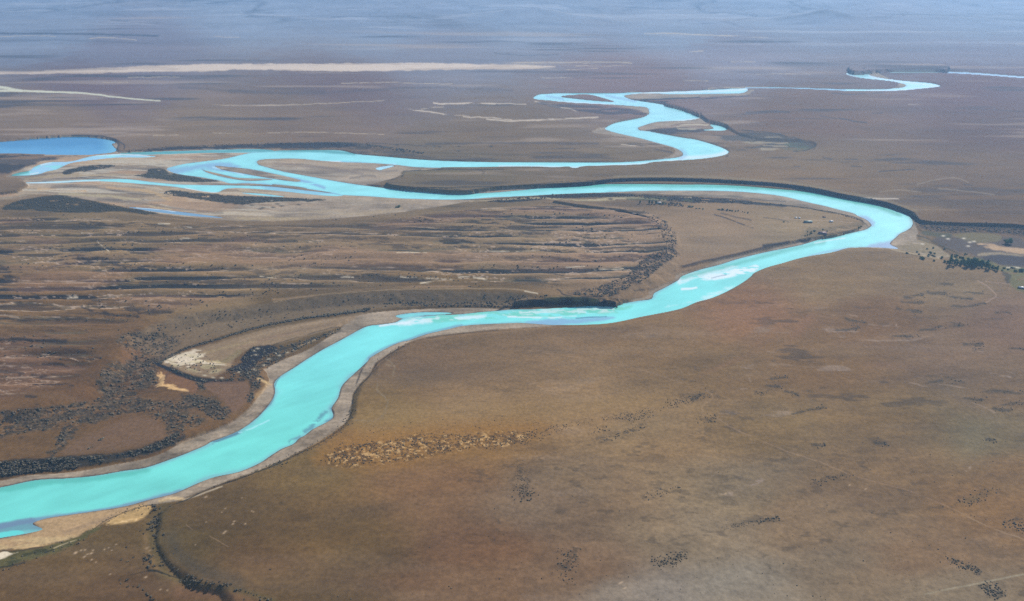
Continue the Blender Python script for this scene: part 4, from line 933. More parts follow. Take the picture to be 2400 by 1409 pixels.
def water_mat(name, rough, spec):
    m, nt, b = newmat(name)
    at = N(nt, 'ShaderNodeAttribute', attribute_name='Col')
    nt.links.new(at.outputs['Color'], b.inputs['Base Color'])
    b.inputs['Roughness'].default_value = rough
    b.inputs['Specular IOR Level'].default_value = spec
    geo = N(nt, 'ShaderNodeNewGeometry')
    n3 = N(nt, 'ShaderNodeTexNoise'); n3.inputs['Scale'].default_value = 0.12; n3.inputs['Detail'].default_value = 6.0
    nt.links.new(geo.outputs['Position'], n3.inputs['Vector'])
    bp = N(nt, 'ShaderNodeBump'); bp.inputs['Strength'].default_value = 0.18; bp.inputs['Distance'].default_value = 0.6
    nt.links.new(n3.outputs['Fac'], bp.inputs['Height']); nt.links.new(bp.outputs['Normal'], b.inputs['Normal'])
    return m


def plain(name, c, rough=0.8, var=0.25, scale=0.6, spec=0.2, c2=None):
    m, nt, b = newmat(name)
    geo = N(nt, 'ShaderNodeNewGeometry')
    n1 = N(nt, 'ShaderNodeTexNoise'); n1.inputs['Scale'].default_value = scale; n1.inputs['Detail'].default_value = 4.0
    nt.links.new(geo.outputs['Position'], n1.inputs['Vector'])
    r = N(nt, 'ShaderNodeValToRGB')
    c = np.array(c, float); lo = c * (1 - var); hi = c * (1 + var) if c2 is None else np.array(c2, float)
    r.color_ramp.elements[0].position = 0.32; r.color_ramp.elements[1].position = 0.68
    r.color_ramp.elements[0].color = (*lo, 1); r.color_ramp.elements[1].color = (*np.clip(hi, 0, 0.9), 1)
    nt.links.new(n1.outputs['Fac'], r.inputs['Fac']); nt.links.new(r.outputs['Color'], b.inputs['Base Color'])
    b.inputs['Roughness'].default_value = rough; b.inputs['Specular IOR Level'].default_value = spec
    return m


# ------------------------------------------------------------------ mesh helpers
def np_mesh(name, V, Q, mat, col=None, smooth_=True):
    """V (n,3), Q (m,k) with k = 3 or 4"""
    me = bpy.data.meshes.new(name)
    V = np.ascontiguousarray(V, np.float32); Q = np.ascontiguousarray(Q, np.int32)
    me.vertices.add(len(V)); me.vertices.foreach_set('co', V.ravel())
    k = Q.shape[1]
    me.loops.add(Q.size); me.loops.foreach_set('vertex_index', Q.ravel())
    me.polygons.add(len(Q)); me.polygons.foreach_set('loop_start', np.arange(0, Q.size, k, dtype=np.int32)); me.polygons.foreach_set('loop_total', np.full(len(Q), k, np.int32))
    me.update(calc_edges=True)
    if smooth_:
        me.polygons.foreach_set('use_smooth', np.ones(len(Q), bool))
    if col is not None:
        a = me.color_attributes.new('Col', 'FLOAT_COLOR', 'POINT')
        cc = np.ones((len(V), 4), np.float32); cc[:, :3] = np.clip(col, 0, 1)
        a.data.foreach_set('color', cc.ravel())
    me.materials.append(mat)
    return me


def link(name, me, parent=None, **props):
    o = bpy.data.objects.new(name, me); COL.objects.link(o)
    if parent is not None:
        o.parent = parent
    for k, v in props.items():
        o[k] = v
    return o


# --- the ground sheet: fan grid plus coarse rows and columns out to the horizon and behind the camera
def ground_sheet():
    xl = np.array([-9000., -5000., -2800., -1600., -900., -560., -400.]); xr = 2400 - xl[::-1]
    yt = np.array([-128., -122., -114., -106., -99.]); yb = np.array([1530., 1600., 1750., 2050., 2700.])
    ax = np.concatenate([xl, cols, xr]); ay = np.concatenate([yt, rows, yb])
    gx, gy = np.meshgrid(ax, ay)
    x, y = unproj(gx, gy)
    ci = np.clip(((gx - X0) / SX).round().astype(int), 0, NX - 1); ri = np.clip(np.interp(gy, rows, np.arange(NY)).round().astype(int), 0, NY - 1)
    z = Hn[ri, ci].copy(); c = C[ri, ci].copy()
    # outside the traced field: keep it dry land
    out = (gx < X0 - 1) | (gx > X1 + 1) | (gy > Y1 + 1)
    fill = fbm(x, y, 900, 4, 21) * 3 + 5
    z = np.where(out & (y < 9000), np.where(z < 0.3, np.minimum(z, -0.5), z), z)
    n0, n1 = gx.shape
    idx = np.arange(n0 * n1, dtype=np.int32).reshape(n0, n1)
    Q = np.stack([idx[:-1, :-1], idx[1:, :-1], idx[1:, 1:], idx[:-1, 1:]], -1).reshape(-1, 4)
    V = np.stack([x, y, z], -1).reshape(-1, 3)
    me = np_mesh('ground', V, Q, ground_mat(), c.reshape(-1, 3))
    link('ground', me, kind='structure')


def water_sheet(name, mask, mat, col, z=0.0):
    idx = np.arange(NX * NY, dtype=np.int32).reshape(NY, NX)
    cell = mask[:-1, :-1] | mask[1:, :-1] | mask[1:, 1:] | mask[:-1, 1:]
    Q = np.stack([idx[:-1, :-1][cell], idx[1:, :-1][cell], idx[1:, 1:][cell], idx[:-1, 1:][cell]], -1)
    u, inv = np.unique(Q.ravel(), return_inverse=True)
    V = np.stack([WX.ravel()[u], WY.ravel()[u], np.full(len(u), z)], -1)
    me = np_mesh(name, V, inv.reshape(-1, 4), mat, col.reshape(-1, 3)[u])
    link(name, me, kind='structure')


ground_sheet()
water_sheet('river', dW < 4.0, water_mat('glacial_water', 0.22, 0.5), WCOL)
LC = np.empty(GX.shape + (3,), np.float32); LC[:] = lin((45, 138, 188))
tt = (sstep(338, 356, GY + 4 * fbm(WX, WY, 120, 3, 330)) )[..., None]; LC += (lin((90, 170, 215)) - LC) * tt
tt = (sstep(225, 275, GX) * 0.8)[..., None]; LC += (lin((120, 200, 225)) - LC) * tt
water_sheet('lake', dL < 4.0, water_mat('lake_water', 0.12, 0.5), LC)
print('sheets', round(time.time() - T00, 1))

# ------------------------------------------------------------------ shrubs
M_SHRUB = plain('shrub_leaves', (0.135, 0.115, 0.078), 0.9, 0.6, 0.35, 0.1)
M_SHRUB2 = plain('dry_shrub_leaves', (0.16, 0.12, 0.07), 0.9, 0.5, 0.35, 0.1)
M_TREE = plain('poplar_leaves', (0.055, 0.115, 0.055), 0.9, 0.4, 0.5, 0.15)
M_TREE2 = plain('willow_leaves', (0.085, 0.14, 0.065), 0.9, 0.4, 0.5, 0.15)
M_TREE3 = plain('pale_leaves', (0.10, 0.115, 0.085), 0.9, 0.35, 0.5, 0.15)
M_WOOD = plain('bark', (0.09, 0.07, 0.05), 0.9, 0.3, 2.0, 0.1)

PHI = (1 + 5 ** .5) / 2
ICO_V = np.array([(-1, PHI, 0), (1, PHI, 0), (-1, -PHI, 0), (1, -PHI, 0), (0, -1, PHI), (0, 1, PHI), (0, -1, -PHI), (0, 1, -PHI), (PHI, 0, -1), (PHI, 0, 1), (-PHI, 0, -1), (-PHI, 0, 1)]) / math.sqrt(1 + PHI * PHI)
ICO_F = np.array([(0, 11, 5), (0, 5, 1), (0, 1, 7), (0, 7, 10), (0, 10, 11), (1, 5, 9), (5, 11, 4), (11, 10, 2), (10, 7, 6), (7, 1, 8), (3, 9, 4), (3, 4, 2), (3, 2, 6), (3, 6, 8), (3, 8, 9), (4, 9, 5), (2, 4, 11), (6, 2, 10), (8, 6, 7), (9, 8, 1)])


def shrub_field(px, py, r, seed, hfac=0.62):
    """a merged mass of rough low domes (V, F)"""
    g = np.random.default_rng(seed)
    x, y, z = surf(px, py)
    n = len(x)
    rad = r[:, None] * (0.72 + 0.56 * g.random((n, 12)))
    a = g.random(n) * 6.283
    vx = ICO_V[None, :, 0] * rad; vy = ICO_V[None, :, 1] * rad; vz = ICO_V[None, :, 2] * rad * hfac + r[:, None] * hfac * 0.6
    ca, sa = np.cos(a)[:, None], np.sin(a)[:, None]
    V = np.stack([vx * ca - vy * sa + x[:, None], vx * sa + vy * ca + y[:, None], vz + z[:, None]], -1)
    Fc = ICO_F[None] + (np.arange(n) * 12)[:, None, None]
    return V.reshape(-1, 3), Fc.reshape(-1, 3)


def in_poly_pts(pts, n, seed, br=None):
    g = np.random.default_rng(seed)
    P = smooth(parse(pts), True, 3)
    x0, x1, y0, y1 = P[:, 0].min(), P[:, 0].max(), P[:, 1].min(), P[:, 1].max()
    ox, oy = [], []; got = 0
    for _ in range(60):
        px = g.uniform(x0, x1, n * 2); py = g.uniform(y0, y1, n * 2)
        k = inside(P, px, py)
        px, py = px[k], py[k]
        if br:
            wx, wy = unproj(px, py)
            kk = fbm(wx, wy, br[0], 3, br[3], 0.6, br[1]) > br[2] + g.normal(0, .15, len(px))
            px, py = px[kk], py[kk]
        ox.append(px); oy.append(py); got += len(px)
        if got >= n:
            break
    return np.concatenate(ox)[:n], np.concatenate(oy)[:n]


def along(pts, n, w, seed):
    g = np.random.default_rng(seed)
    P = smooth(parse(pts), False, 4)
    L = np.r_[0, np.cumsum(np.hypot(*np.diff(P, axis=0).T))]
    t = g.random(n) * L[-1]
    return np.interp(t, L, P[:, 0]) + g.normal(0, w, n), np.interp(t, L, P[:, 1]) + g.normal(0, w * .5, n)


AREAS = []   # (px, py, r, zone)
ZONES = {}


def zone(key, pxy, r0, r1, seed, mat=0):
    g = np.random.default_rng(seed)
    px, py = pxy
    r = r0 + (r1 - r0) * g.random(len(px)) ** 2
    if key in ('fore', 'hollow', 'lines', 'field'):
        r = r * (0.9 if key == 'fore' else 0.76); px = px + g.normal(0, 5, len(px)); py = py + g.normal(0, 2.5, len(px))
    AREAS.append((px, py, r, key, mat))


B1 = "-60,1085 0,1084 130,1074 270,1065 360,1042 410,1018 432,1018 425,1030 400,1046 330,1066 250,1083 150,1100 0,1116 -60,1126"
zone('bank', in_poly_pts(B1, 640, 1, (12, 1.4, -.35, 229)), 1.0, 3.5, 1)
for i, (p, th) in enumerate(SCRUB):
    zone('bench', in_poly_pts(p, [480, 160, 95, 42, 20, 240, 95, 22][i], 10 + i, (9, 1.3, th - .2, 220 + i)), .8, 2.6, 10 + i)
zone('scarp', in_poly_pts("400,748 600,718 800,694 1000,686 1200,692 1190,712 1000,714 850,724 700,742 560,770 450,800 380,830 330,800", 190, 30), 1.0, 2.4, 30)
zone('scarp', along("372,852 400,836 440,816 500,798 600,768 700,748 800,735 870,725", 380, 2.5, 31), 1.5, 3.2, 31)
zone('scarp', in_poly_pts("900,714 960,706 1050,710 1190,706 1185,718 1000,717", 200, 32), 1.2, 2.6, 32)
zone('scarp', in_poly_pts("1200,694 1280,690 1270,700 1210,702", 20, 35), 1.2, 2.2, 35)
zone('oxbow', in_poly_pts("530,868 560,850 575,830 595,814 640,812 700,800 790,772 790,780 700,818 650,850 620,868 600,885 575,890 480,896 430,884 400,866 450,882 500,892 540,888", 420, 33, (10, 1.5, -.7, 234)), 1.1, 2.8, 33)
zone('oxbow', in_poly_pts("385,850 420,832 470,826 500,845 510,870 460,872 420,862", 60, 34), .9, 1.8, 34)
zone('pink', in_poly_pts("1575,577 1590,600 1555,618 1520,650 1460,680 1420,695 1370,692 1340,690 1400,672 1450,655 1480,635 1510,605 1550,585", 650, 40), 1.3, 2.8, 40)
zone('pink', in_poly_pts("1505,505 1545,508 1572,530 1585,560 1575,590 1555,560 1545,535 1520,515", 160, 41), 1.3, 2.8, 41)
zone('field', in_poly_pts("762,1075 790,1050 830,1042 920,1028 1000,1016 1100,1018 1180,1010 1230,1015 1220,1030 1180,1048 1120,1050 1030,1063 950,1078 860,1090 790,1093", 800, 50, (5.5, 1.3, -.15, 253)), .7, 1.9, 50, 1)
zone('field', in_poly_pts("1200,1020 1280,1002 1380,985 1500,960 1640,915 1660,920 1560,965 1420,1010 1300,1030 1220,1040", 420, 51, (20, 2, -.1, 254)), .8, 1.7, 51, 1)
zone('field', in_poly_pts("740,1085 760,1060 850,1000 1000,985 1240,980 1260,1000 1000,1015 850,1040 780,1060", 90, 52), .6, 1.5, 52, 1)
zone('cliff', along("1600,419 1733,425 1867,436 1983,459 2067,474 2117,491 2150,508", 110, 1.5, 60), 1.2, 2.4, 60)
zone('cliff', in_poly_pts("2158,518 2233,524 2300,525 2367,528 2420,534 2420,552 2367,546 2300,545 2217,544 2165,536", 520, 61), 1.3, 2.8, 61)
zone('north', along("300,352 400,345 500,341 640,337 760,335 840,338 920,348 1000,360", 460, 3, 62), 1.5, 3.2, 62)
zone('middle', in_poly_pts("1140,472 1260,459 1350,455 1480,456 1640,463 1760,473 1840,481 1740,477 1600,473 1480,463 1340,463 1200,473", 620, 63), 1.3, 3.0, 63)
zone('middle', along("1700,472 1800,478 1900,490 1960,500 2020,518", 90, 1, 64), 1.2, 2.2, 64)
for i, p in enumerate(VEG):
    zone('island', in_poly_pts(p, [120, 200, 420, 420][i], 70 + i), 1.2, 3.0, 70 + i)
zone('lines', along("500,1141 533,1132 600,1109 650,1089 700,1064 750,1039 800,1005 817,985 826,960", 230, 1.0, 80), .7, 1.7, 80)
zone('lines', along("630,1097 645,1090 660,1084", 50, 3, 81), .9, 1.8, 81)
zone('lines', along("828,947 845,903 867,880 880,857 903,838 935,818 960,806", 90, 1.5, 82), .7, 1.6, 82)
zone('lines', along("213,1246 240,1225 265,1212 300,1198 330,1188 365,1182", 60, .8, 83), .7, 1.4, 83)
for i, p in enumerate(HOLL[:30]):
    zone('hollow', along(p, 16, 1.8, 90 + i), .8, 1.9, 90 + i)
zone('fore', in_poly_pts("1310,1290 1360,1290 1345,1360 1315,1355", 90, 130), .6, 1.6, 130)
zone('fore', in_poly_pts("1530,1310 1590,1292 1612,1300 1580,1325 1540,1328", 130, 131), .6, 1.5, 131)
zone('fore', along("1215,1080 1225,1120 1232,1160 1240,1170", 110, 7, 132), .6, 1.6, 132)
zone('fore', along("1690,1240 1760,1226 1830,1212", 70, 3, 133), .6, 1.5, 133)
zone('fore', in_poly_pts("2298,1368 2330,1370 2352,1392 2330,1402 2305,1385", 150, 134), .6, 1.6, 134)
zone('fore', in_poly_pts("2220,1305 2240,1310 2295,1335 2290,1345 2250,1330", 90, 135), .6, 1.6, 135)
zone('fore', in_poly_pts("2350,1215 2400,1225 2410,1250 2370,1240", 70, 136), .6, 1.6, 136)
zone('fore', in_poly_pts("1400,1032 1500,992 1510,1000 1420,1035", 60, 137), .6, 1.5, 137)
zone('fore', in_poly_pts("1600,940 1655,918 1662,926 1620,942", 60, 138), .6, 1.5, 138)
zone('fore', in_poly_pts("1632,975 1672,970 1670,990 1640,990", 50, 139), .6, 1.4, 139)
zone('fore', in_poly_pts("1500,1165 1580,1138 1590,1148 1520,1172", 50, 140), .6, 1.4, 140)
zone('fore', in_poly_pts("1900,1130 1985,1105 1995,1115 1900,1138", 60, 141), .6, 1.4, 141)
zone('fore', in_poly_pts("2240,1180 2300,1150 2340,1145 2280,1185", 60, 142), .6, 1.5, 142)
zone('fore', in_poly_pts("600,1500 1200,1180 2400,1000 2400,1409 1200,1409", 260, 143), .4, 1.2, 143)
zone('dunes', in_poly_pts("0,520 500,525 1100,490 1500,490 1560,560 1500,640 1200,670 700,690 300,760 230,850 0,930", 900, 144, (60, 5, .1, 45)), 1.1, 2.6, 144)
zone('corner', in_poly_pts("0,1345 60,1320 140,1297 200,1265 150,1270 60,1300", 40, 145), .6, 1.6, 145)

# creek shrubs, read one by one (zoom of the lower left corner) : x, y, width
CRK = """690,155,60 700,200,80 640,240,40 760,255,60 800,235,40 770,180,40 530,255,30 180,290,25 95,350,25 900,165,50 705,290,40 730,320,70 750,330,50 660,360,80 620,385,60 700,370,80 740,400,60 690,420,90 640,440,70 610,460,50
660,480,60 505,480,28 550,515,35 690,540,60 720,555,45 820,525,50 745,480,35 800,455,25 700,615,35 685,650,30 685,710,40 735,745,45 550,775,25 765,790,28 820,785,30 620,805,60 570,835,60 660,820,50 610,850,80 560,870,50 640,880,50
650,900,50 785,830,30 780,860,30 790,895,40 835,860,25 895,880,25 920,915,25 770,940,50 810,935,45 550,915,28 610,960,60 690,950,55 860,915,22 945,970,50 1000,995,50 895,1075,30 1130,1075,55 1195,1085,70 1240,1100,40 1040,1145,60
1110,1150,60 1180,1140,60 1230,1150,80 1290,1150,70 1320,1130,50 1385,1155,50 1160,1190,55 1240,1205,50 1330,1205,45 1440,1180,80 1480,1175,40 1560,1200,60 1620,1200,70 1660,1195,60 1710,1190,50 1780,1265,70 1840,1265,60 1555,1150,40
235,1125,35 335,1125,50 245,1180,35 340,1215,35 485,1210,50 410,1215,30 540,1260,35 585,1310,50 610,1330,50 650,1350,45 685,1385,40 1900,1285,30 1940,1300,30 1975,1305,25 2010,1325,35 2050,1325,30 2095,1355,35 2095,1395,40 2160,1375,40
2200,1395,50 2240,1385,40 335,885,35 410,830,35 255,862,40 320,695,35 1880,1385,30 640,1390,40 2230,990,30 975,715,25 950,780,25""".split()
crk = np.array([[float(v) for v in s.split(',')] for s in CRK])
crk_x = 240 + crk[:, 0] / 5.657; crk_y = 1160 + crk[:, 1] / 5.657; crk_r = crk[:, 2] / 5.657 / 2 / (ct * (crk_y + 150) / CAMH) * 0.85


def leafy(name, n, seed, mat, shape='bush'):
    """crown of many small leaf-clump faces spread through lobes; unit size (radius 1, base at 0)"""
    g = np.random.default_rng(seed)
    if shape == 'poplar':
        lob = [(g.normal(0, .10), g.normal(0, .10), 0.5 + k * 0.42, 0.62 * math.sin(min(1, (k + 1.2) / 9) * math.pi) ** .6 + .2) for k in range(9)]
    elif shape == 'tree':
        lob = [(g.normal(0, .42), g.normal(0, .42), g.uniform(.3, 1.8), g.uniform(.42, .66)) for k in range(12)]
    else:
        lob = [(g.normal(0, .42), g.normal(0, .42), g.uniform(.18, .55), g.uniform(.32, .58)) for k in range(7)]
    V = []; Fq = []
    for (lx, ly, lz, lr) in lob:       # irregular solid core of each lobe
        rad = lr * 0.74 * (0.75 + 0.5 * g.random((12, 1)))
        b = len(V); V += [tuple(v) for v in ICO_V * rad * (1, 1, .85) + (lx, ly, lz)]
        Fq += [tuple(f + b) for f in ICO_F]
    for i in range(n):
        lx, ly, lz, lr = lob[g.integers(len(lob))]
        d = g.normal(0, 1, 3); d /= np.linalg.norm(d)
        c = np.array((lx, ly, lz)) + d * lr * g.uniform(.65, 1.12) * (1, 1, .85)
        if c[2] < .02: c[2] = abs(c[2]) * .5 + .02
        u = g.normal(0, 1, 3); u /= np.linalg.norm(u); w = np.cross(u, d); w /= np.linalg.norm(w) + 1e-6
        s = g.uniform(.07, .16)
        b = len(V); V += [tuple(c + u * s), tuple(c - u * s * .6 + w * s * .8), tuple(c - u * s * .6 - w * s * .8)]
        Fq.append((b, b + 1, b + 2))
    return np_mesh(name, np.array(V), np.array([tuple(int(q) for q in f) for f in Fq]), mat, smooth_=False)


BUSH = [leafy('shrub', 150, 400 + i, M_SHRUB) for i in range(5)]
BUSHD = [leafy('dry_shrub', 120, 410 + i, M_SHRUB2) for i in range(4)]

LBL = {
    'creek': ("dark green shrub growing in the creek gully at the lower left", "shrubs along the creek gully"),
    'bank': ("dark shrub in the thick belt above the turquoise river's left bank", "shrubs in the belt above the left bank"),
    'field': ("dry brown shrub scattered in the yellowish scrub field on the foreground slope", "shrubs in the yellowish scrub field"),
    'bench': ("dark shrub in the scrub belts winding over the brown benches at left", "shrubs in the belts on the left benches"),
    'oxbow': ("dark shrub fringing the pale sand pan inside the left river bend", "shrubs around the pale sand pan"),
    'fore': ("small dark shrub on the open foreground slope", "shrubs dotted over the foreground slope"),
    'lines': ("low dark shrub in the thin line along the river's right gravel bank", "shrubs lining the right gravel bank"),
    'corner': ("small shrub on the grassy bank in the lower left corner", "shrubs on the grassy corner bank"),
    'scarp': ("dark shrub on the long grey scarp at the left", "shrubs on the long scarp"),
}
allx = [crk_x]; ally = [crk_y]; allr = [crk_r]; allk = ['creek'] * len(crk_x); allm = [0] * len(crk_x)
for px, py, r, k, m in AREAS:
    allx.append(px); ally.append(py); allr.append(r); allk += [k] * len(px); allm += [m] * len(px)
ax_ = np.concatenate(allx); ay_ = np.concatenate(ally); ar_ = np.concatenate(allr); am_ = np.array(allm)
size = ar_ * (ay_ + 150)
inframe = (ax_ > 2) & (ax_ < 2398) & (ay_ < 1406)
score = np.where(inframe, size, 0)
for i, k in enumerate(allk):
    if k == 'creek': score[i] += 1e6 * inframe[i]
    elif k not in LBL: score[i] *= 0.0
top = np.argsort(-score)[:300]
sx, sy, sz = surf(ax_[top], ay_[top])
cnt = 0
for n_, i in enumerate(top):
    k = allk[i]; g = random.random
    me = (BUSHD if am_[i] else BUSH)[n_ % (4 if am_[i] else 5)]
    o = link('shrub', me)
    o.location = (sx[n_], sy[n_], sz[n_] - 0.1)
    r = ar_[i] * 1.05
    o.scale = (r * (0.85 + .4 * g()), r * (0.8 + .3 * g()), r * (0.8 + .35 * g())); o.rotation_euler = (0, 0, g() * 6.28)
    o['label'], o['group'] = LBL[k]; o['category'] = 'shrub'
rest = np.ones(len(ax_), bool); rest[top] = False
for mi, mt, nm in ((0, M_SHRUB, 'scrub'), (1, M_SHRUB2, 'dry_scrub')):
    q = rest & (am_ == mi)
    V, Fc = shrub_field(ax_[q], ay_[q], ar_[q], 500 + mi)
    link(nm, np_mesh(nm, V, Fc, mt, smooth_=False), kind='stuff', category='scrub',
         label='mass of dark scrub covering the river benches, scarps and hollows' if mi == 0 else 'mass of dry brown scrub in the yellowish field of the slope')
print('shrubs', len(ax_), round(time.time() - T00, 1))

# ------------------------------------------------------------------ trees
def trunk_mesh(h):
    V = []; Fq = []
    for (z, r) in ((-.3, .09), (0, .07), (h * .5, .045), (h, .015)):
        for k in range(7):
            a = k * 2 * math.pi / 7; V.append((math.cos(a) * r, math.sin(a) * r, z))
    for l in range(3):
        for k in range(7):
            a = l * 7 + k; b = l * 7 + (k + 1) % 7; Fq.append((a, b, b + 7, a + 7))
    for j in range(3):      # limbs
        a = j * 2.1 + .4; z0 = h * (.35 + .12 * j); b = len(V)
        e = np.array((math.cos(a) * .5, math.sin(a) * .5, z0 + .35))
        for p, r in ((np.array((0, 0, z0)), .03), (e, .01)):
            V += [tuple(p + (r, 0, 0)), tuple(p + (0, r, 0)), tuple(p + (-r, 0, 0)), tuple(p + (0, -r, 0))]
        for k in range(4): Fq.append((b + k, b + (k + 1) % 4, b + 4 + (k + 1) % 4, b + 4 + k))
    return np_mesh('trunk', np.array(V), np.array(Fq), M_WOOD)


TR = {'poplar': ([leafy('poplar_crown', 420, 600 + i, M_TREE, 'poplar') for i in range(3)], trunk_mesh(3.6), 4.4),
      'tree': ([leafy('tree_crown', 380, 610 + i, M_TREE2, 'tree') for i in range(3)], trunk_mesh(1.5), 2.25),
      'pale': ([leafy('pale_crown', 260, 620 + i, M_TREE3, 'tree') for i in range(2)], trunk_mesh(1.5), 2.25),
      'bush': ([leafy('bush_crown', 200, 630 + i, M_TREE2, 'bush') for i in range(3)], trunk_mesh(.4), 1.0)}
NAME = {'poplar': 'poplar_tree', 'tree': 'broadleaf_tree', 'pale': 'broadleaf_tree', 'bush': 'bush'}


def tree(kind, px, py, wpx, hpx, label, group=None, cat=None):
    x, y, z = [float(v[0]) for v in surf(px, py)]
    s = ct * (py + 150) / CAMH
    crowns, trk, uh = TR[kind]
    hm = hpx / s / 0.9; wm = wpx / s * (1.0 if kind == 'bush' else 1.22)
    e = bpy.data.objects.new(NAME[kind], None); COL.objects.link(e)
    e.location = (x, y, z); e.rotation_euler = (0, 0, random.random() * 6.28)
    sc = (wm / 2 * (1.25 if kind == 'poplar' else .92), wm / 2 * (1.25 if kind == 'poplar' else .92), hm / uh)
    e.scale = sc
    e['label'] = label; e['category'] = cat or ('bush' if kind == 'bush' else 'tree')
    if group: e['group'] = group
    link('trunk', trk, e); link('crown', random.choice(crowns), e)


def z1(x, y): return 2120 + x / 7.046, 500 + y / 7.046
def z2(x, y): return 1820 + x / 8.571, 480 + y / 8.571
def z3(x, y): return 1440 + x / 7.06, 440 + y / 7.06


for (x, y, w, h, k) in [(805, 862, 60, 120, 'tree'), (870, 855, 60, 110, 'tree'), (925, 868, 62, 120, 'tree'), (1010, 890, 80, 150, 'tree'), (1065, 885, 80, 165, 'tree'), (1120, 890, 84, 175, 'tree'), (1180, 895, 84, 180, 'tree'), (1228, 895, 66, 170, 'tree'),
                        (1285, 905, 78, 125, 'tree'), (1375, 935, 60, 120, 'tree'), (1430, 935, 60, 75, 'tree'), (965, 800, 56, 100, 'tree'), (1480, 945, 50, 60, 'tree'), (1150, 850, 80, 140, 'tree'), (1040, 850, 70, 120, 'tree'), (980, 870, 60, 100, 'tree')]:
    tree(k, *z1(x, y), w / 7.046, h / 7.046, "broadleaf tree in the dense green row by the farm valley at right", "broadleaf trees in the green row by the valley")
tree('poplar', *z1(742, 855), 7.5, 27, "tallest dark tree at the left end of the green tree row at right")
tree('poplar', *z1(1345, 905), 7, 21, "narrow pointed tree rising near the right end of the green tree row")
tree('poplar', *z1(1525, 955), 5, 13, "small narrow tree standing alone just right of the green tree row")
tree('tree', *z1(1700, 505), 17, 17, "single round grey-green tree at the foot of the dark scarp, right edge")
tree('tree', *z1(1930, 965), 12, 11, "low spreading tree at the right edge by the track")
tree('bush', *z1(290, 758), 12, 8, "large round dark bush at the edge of the gravel fan, right of the bend")
for (x, y, w, h) in [(490, 795, 50, 32), (205, 645, 34, 26), (230, 685, 36, 28), (430, 655, 60, 32), (395, 690, 44, 28), (450, 700, 34, 26), (490, 712, 34, 26), (490, 670, 34, 24), (395, 720, 42, 22), (480, 580, 40, 30), (30, 665, 60, 24), (375, 590, 50, 20),
                     (650, 810, 50, 44), (700, 825, 50, 55), (610, 745, 56, 50), (860, 700, 60, 30), (840, 725, 50, 30), (930, 740, 50, 36), (1000, 680, 50, 30), (660, 590, 44, 24)]:
    tree('bush', *z1(x, y), w / 7.046, h / 7.046, "dark bush scattered on the pale gravel left of the green tree row", "bushes on the gravel fan by the tree row")
for (x, y, w, h) in [(1640, 915, 50, 34), (1835, 968, 50, 44), (1700, 930, 50, 26), (1780, 905, 70, 26), (1600, 960, 40, 26)]:
    tree('bush', *z1(x, y), w / 7.046, h / 7.046, "green bush in the grassy strip right of the green tree row", "bushes in the grassy strip at the right edge")
for (x, y, w, h) in [(422, 264, 27, 58), (575, 268, 30, 66), (622, 270, 30, 62), (685, 270, 30, 62)]:
    tree('poplar', *z3(x, y), w / 7.06, h / 7.06, {422: "dark poplar standing apart at the left end of the short poplar row", 575: "dark poplar second from left in the short row, taller than the rest", 622: "dark poplar in the middle of the short row, third from left", 685: "dark poplar touching the left wall of the white house"}[x], "dark poplars beside the white house")
for (x, y, w, h, k) in [(805, 275, 44, 52, 'tree'), (762, 274, 30, 30, 'tree'), (848, 278, 26, 32, 'tree')]:
    tree(k, *z3(x, y), w / 7.06, h / 7.06, {805: "dark rounded tree behind the right end of the white house", 762: "small dark tree directly in front of the white house", 848: "small dark tree farthest right of the white house"}[x])
for (x, y, w, h) in [(935, 292, 30, 62), (970, 288, 26, 44), (1002, 290, 26, 44), (1040, 293, 28, 46), (1078, 296, 28, 46), (900, 285, 24, 40), (1110, 300, 24, 34)]:
    tree('pale', *z3(x, y), w / 7.06, h / 7.06, "pale grey leafless-looking tree in the hazy row right of the white house", "pale trees right of the white house")
for (x, y, w, h) in [(1135, 312, 26, 36), (1250, 320, 60, 30), (1290, 322, 40, 24), (1350, 350, 44, 14), (1410, 350, 44, 14), (1465, 355, 44, 14), (1730, 365, 50, 18), (1795, 370, 50, 34), (1862, 378, 44, 34), (1910, 382, 40, 24), (1955, 388, 36, 24), (2005, 395, 30, 26), (2052, 388, 28, 26), (2118, 404, 20, 22), (2155, 412, 22, 18), (2203, 418, 34, 26)]:
    tree('bush', *z3(x, y), w / 7.06, h / 7.06, "small dark bush in the broken row inside the big river bend", "bushes in the broken row inside the bend")
for (x, y, w, h) in [(750, 535, 50, 32), (690, 580, 46, 36), (625, 550, 26, 26), (577, 632, 28, 34), (630, 615, 28, 32), (700, 545, 30, 24), (665, 605, 30, 22), (1020, 540, 36, 24), (1655, 478, 40, 48), (1692, 446, 42, 26), (145, 352, 34, 26), (930, 505, 30, 30)]:
    tree('bush', *z2(x, y), w / 8.571, h / 8.571, "dark bush around the farmhouse on the tip of the river bend", "bushes around the farmhouse")
tree('bush', 935, 486, 12, 4.5, "lone low dark bush on the pale sand flat below the river")

# ------------------------------------------------------------------ buildings
def box(V, Fq, x0, x1, y0, y1, z0, z1):
    b = len(V)
    V += [(x0, y0, z0), (x1, y0, z0), (x1, y1, z0), (x0, y1, z0), (x0, y0, z1), (x1, y0, z1), (x1, y1, z1), (x0, y1, z1)]
    Fq += [(b, b + 3, b + 2, b + 1), (b + 4, b + 5, b + 6, b + 7), (b, b + 1, b + 5, b + 4), (b + 1, b + 2, b + 6, b + 5), (b + 2, b + 3, b + 7, b + 6), (b + 3, b, b + 4, b + 7)]


